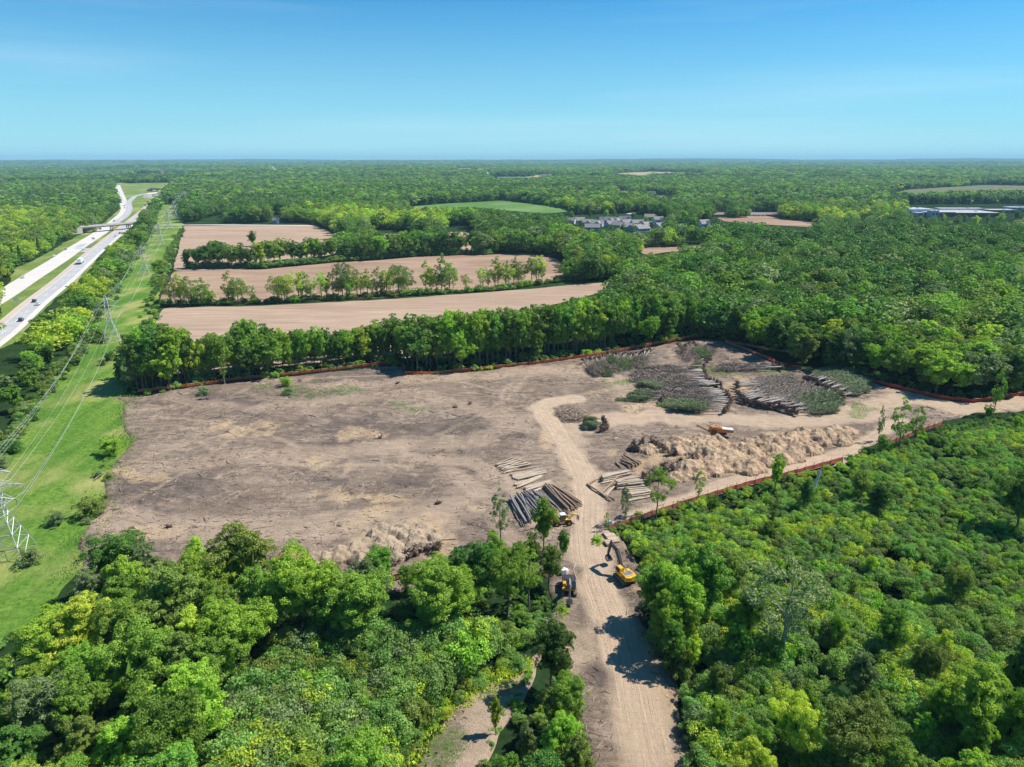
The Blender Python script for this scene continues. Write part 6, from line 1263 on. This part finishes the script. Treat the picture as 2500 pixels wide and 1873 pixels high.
house('pale brown roof deep in the far wood', 1420, 475, 0, 24, 14, 4, 4, wall_w, roof_b, False, gid='single houses among the woods'); house('white house behind the farthest tan field', 674, 545, .3, 8, 7, 4, 3, wall_w, roof_d, gid='single houses among the woods'); pass
house('brownish house in the far right wood', 1853, 481, 0, 24, 14, 5, 4, wall_t, roof_b, False, gid='single houses among the woods'); house('white sided house left of the school', 1940, 479, .2, 20, 13, 5, 4, wall_w, roof_g, gid='single houses among the woods'); house('bright white roofed shed left of the school', 2100, 534, .2, 12, 9, 4, 3, white_paint, white_paint, False, gid='single houses among the woods')
def flat_building(label, u, v, rz, parts, name='school_building', cat='building', gid=None):
    p = G(u, v); e = thing(name, label, cat, (p.x, p.y, HT(np.array([p.x]), np.array([p.y]))[0]), rz, gid)
    for (x, y, w, d, h, wm, rm) in parts:
        MB().box((x, y, h / 2), (w, d, h)).build('wall', wm, e); ro = MB().box((x, y, h + .25), (w + .8, d + .8, .5)).build('roof', rm, e); MB().box((x + w * .2, y, h + 1.1), (w * .05 + 1, 2.5, 1.2)).build('roof_unit', galv, ro)
        k = max(2, int(w / 9))
        for j in range(k): MB().box((x - w / 2 + w * (j + .5) / k, y - d / 2 - .05, h * .5), (w / k * .6, .12, h * .35)).build('window', win_m, e)
rfl = pm('flat_roof', (.46, .44, .41), (.38, .36, .34), .1, .9); rbl = pm('roof_blue_grey', (.42, .47, .54), (.36, .41, .48), .1, .7); brick = pm('brick_red', (.24, .14, .11), (.18, .11, .09), 1, .9); wbl = pm('wall_blue', (.45, .52, .60), (.38, .45, .53), .3, .7)
YS = Z(2180, 480, 6.9125)
u, v = YS(440, 325); flat_building('pale blue metal gymnasium hall left of the flat roofed school', u, v, .05, [(0, 22, 48, 40, 9, wbl, rbl), (8, -6, 40, 14, 5, wall_w, rbl)])
u, v = YS(1180, 345); flat_building('long flat roofed brick school with grey roof', u, v, -.04, [(-30, 30, 42, 50, 6, brick, rfl), (22, 30, 62, 56, 5.4, brick, rfl), (30, 66, 66, 16, 8, wall_w, rbl), (-45, -2, 10, 14, 9, wall_w, rfl)])
u, v = YS(1840, 280); flat_building('low grey annex right of the flat roofed school', u, v, -.05, [(0, 10, 40, 24, 4.5, wall_t, rfl)])
u, v = YS(2130, 240); flat_building('pale flat building at the far right photo edge', u, v, -.1, [(0, 10, 30, 22, 5, wall_w, rbl)])
u, v = YS(935, 570); flat_building('bright white tent roof below the school', u, v, .15, [(0, 0, 17, 9, 3.5, white_paint, white_paint)], 'event_tent', 'tent')
flat_building('long white farm shed in the far distance, left of two', 1236, 438, 0, [(0, 0, 75, 30, 6, wall_w, white_paint), (60, 10, 40, 20, 6, wall_w, white_paint)], 'farm_shed', 'shed'); flat_building('white roofed far shed beside the straw strip', 1330, 433, .1, [(0, 0, 48, 34, 6, wall_w, white_paint)], 'farm_shed', 'shed')
flat_building('tiny red brick block in the clearing by the far horizon', 388, 424, 0, [(0, 0, 40, 30, 18, brick, brick)], 'brick_block', 'building'); flat_building('red brick building by the far pale road', 634, 424, 0, [(0, 0, 40, 30, 14, wall_t, brick)], 'brick_block', 'building')
for k, (u, v, hh_) in enumerate(((1658, 405, 95), (655, 397, 120))):
    p = G(u, v); z = HT(np.array([p.x]), np.array([p.y]))[0]; e = thing('radio_mast', ('reddish radio mast on the right of the horizon', 'thin radio mast on the left of the horizon')[k], 'radio mast', (p.x, p.y, z)); MB().tube([(0, 0, 0), (0, 0, hh_)], [2.2, 1.0], 4).build('mast', pm('mast_red', (.40, .22, .20), (.5, .4, .4), .05, .7), e); MB().box((0, 0, hh_ * .9), (9, .8, .8)).box((0, 0, hh_ * .6), (7, .8, .8)).build('antenna', galv, e)
p = G(1190, 437); e = thing('water_tower', 'tiny pale round silo left of the long white shed', 'silo', (p.x, p.y, HT(np.array([p.x]), np.array([p.y]))[0])); MB().tube([(0, 0, 0), (0, 0, 20)], 5, 12).build('silo_wall', white_paint, e); MB().tube([(0, 0, 20), (0, 0, 23), (0, 0, 25)], [5.1, 3.6, .5], 12).build('dome', white_paint, e)
# ---- row of young spruces right of the estate
def spruce_mesh(seed):
    rr = np.random.RandomState(seed); n = 900; t = rr.rand(n) ** .7; a = rr.rand(n) * 6.28; rad = (1 - t) * 2.6 * rr.uniform(.6, 1.05, n) * (1 + .25 * np.sin(t * 40)); P = np.stack([np.cos(a) * rad, np.sin(a) * rad, 1 + t * 12], -1); d = np.stack([np.cos(a), np.sin(a), np.full(n, -.35)], -1); w = np.stack([-np.sin(a), np.cos(a), 0 * a], -1); s = rr.uniform(.4, .8, (n, 1))
    V = np.stack([P - w * s * .7, P - d * s * .5, P + w * s * .7, P + d * s], 1).reshape(-1, 3); return npmesh('crown', V, np.arange(4 * n).reshape(-1, 4), LEAF['dark green'], {'var': np.repeat(rr.rand(n) * .7, 4)})
# rows of spruces
SPM = [spruce_mesh(k) for k in range(2)]; sst = MB().tube([(0, 0, 0), (0, 0, 12)], [.25, .05], 6).mesh('trunk', bark)
for k in range(17):
    u = 1738 + k * 6.3; p = G(u, 519 + (k % 3) * 2.2 + k * .35); e = thing('spruce_tree', 'pointed dark spruce right of the estate, %s from left' % nth(k + 1), 'tree', p, k, 'row of spruces right of the estate', sc=.95 + .1 * (k % 3)); link('crown', SPM[k % 2], e); link('trunk', sst, e)
for k, (u, v) in enumerate((ZA(130, 975), ZA(185, 960), ZA(340, 880), ZA(240, 860), ZA(820, 620), ZA(770, 600))):
    p = G(u, v); e = thing('spruce_tree', 'dark brownish conifer on the left highway verge, %s from left' % nth((1, 2, 4, 3, 6, 5)[k]), 'tree', p, k, 'conifers on the left highway verge', sc=1.2); link('crown', SPM[k % 2], e); link('trunk', sst, e)
# ---- weeds on the cleared ground and pale weeds along the side track
def weeds(name, label, n, ok, h, mat, seed, x0, x1, y0, y1):
    rr = np.random.RandomState(seed); x = rr.uniform(x0, x1, n * 6); y = rr.uniform(y0, y1, n * 6); k = ok(x, y, rr); x, y = x[k][:n], y[k][:n]; m = len(x); a = rr.rand(m) * 6.28
    P = np.stack([x, y, 0 * x + .1], -1); P[:, 2] = np.where(pip(*proj(x, y, 0 * x), SITE), site_relief(x, y) + .5, .08); w = np.stack([np.cos(a), np.sin(a), 0 * a], -1) * (h * rr.uniform(.3, .8, m))[:, None]; up = np.stack([rr.normal(0, .3, m), rr.normal(0, .3, m), np.ones(m)], -1) * (h * rr.uniform(.4, 1.1, m))[:, None]
    V = np.stack([P - w * .5, P + w * .5, P + w * .3 + up, P - w * .4 + up * .8], 1).reshape(-1, 3); return setp(link(name, npmesh(name, V, np.arange(4 * m).reshape(-1, 4), mat, {'var': np.repeat(rr.rand(m), 4)})), label, 'weeds', kind='stuff')
weeds('weeds', 'low weeds growing in patches on the bare ground', 9000, lambda x, y, r_: (site_attrs(x, y)['weed'] > r_.uniform(.3, .9, len(x))) & pip(*proj(x, y, 0 * x), SITE), .55, LEAF['bright green'], 1, -135, 185, 70, 320)
def track_edge(x, y, r_):
    u, v = proj(x, y, 0 * x); d, _, _ = polyline_dist(x, y, wp([(1275,1628),(1180,1672),(1090,1728),(1010,1830),(950,1960)])); return (d < r_.uniform(.2, 3.0, len(x)))
weeds('track_weeds', 'yellow-green weeds fringing the side track', 5000, track_edge, .55, LEAF['yellow-green'], 2, -20, 10, 60, 110)
CB_ = wp([(312,960),(300,1040),(318,1080),(285,1130),(256,1180),(246,1250),(200,1315),(182,1420)])
weeds('edge_weeds', 'ragged green weeds along the left edge of the bare ground', 9000, lambda x, y, r_: (polyline_dist(x, y, CB_)[0] < r_.uniform(.1, 5.5, len(x))) & (fbm(x / 3.5, y / 3.5, 3, 71) > r_.uniform(.35, .62, len(x))), .38, LEAF['mid green'], 3, -140, -75, 110, 240)
for k, (u, v, s, c, lb) in enumerate([(272,1112,2.1,4,'bushy green shrub jutting from the corridor onto the bare ground'),(222,1262,1.9,3,'olive shrub on the lower left edge of the bare ground'),(138,1282,1.3,2,'grey shrub alone in the lower corridor grass'),(76,1380,1.4,2,'pale shrub at the foot of the nearest tower'),(268,880,1.5,5,'dark shrub beneath the second tower wires'),(250,893,1.0,5,'small dark bush beside the shrub under the second tower'),(300,868,1.7,2,'grey shrub at the corridor end of the tree line'),(395,650,2.2,4,'bright bush beside the third tower on the field side'),(382,655,1.8,5,'dark bush left of the bright bush by the third tower'),(700,945,1.6,4,'green regrowth bush before the back fence'),(705,968,1.2,2,'grey brush left of the weedy slash strip'),(500,968,1.4,2,'grey brush beside the dark shadow patch at the back left'),(1160,1110,.1,2,None)]):
    if not lb: continue
    p = G(u, v); o = link('shrub', SHM[c], None, (p.x, p.y, .1), k, (s, s, s * .8)); setp(o, lb, 'shrub', 'single shrubs at the clearing edge')

for o in COL.objects:
    if o.get('label') and len(o['label'].split()) > 16: print('LONG', o['label'])
# ---- air: pale even haze round the whole scene
hz = MB(); hz.box((0, 0, 55), (54000, 54000, 254)); ho = link('haze', hz.mesh('haze', pm('haze_tmp', (1, 1, 1))))
hm = bpy.data.materials.new('haze_air'); hm.use_nodes = True; t = hm.node_tree
for n_ in list(t.nodes):
    if n_.type == 'BSDF_PRINCIPLED': t.nodes.remove(n_)
vo = t.nodes.new('ShaderNodeVolumePrincipled'); vo.inputs['Color'].default_value = (.46, .82, 1.0, 1); vo.inputs['Density'].default_value = 6e-5
vo.inputs['Anisotropy'].default_value = 0.0
t.links.new(vo.outputs[0], t.nodes['Material Output'].inputs['Volume']); ho.data.materials[0] = hm
setp(ho, 'thin pale blue air haze over the far woods', 'haze', kind='stuff')
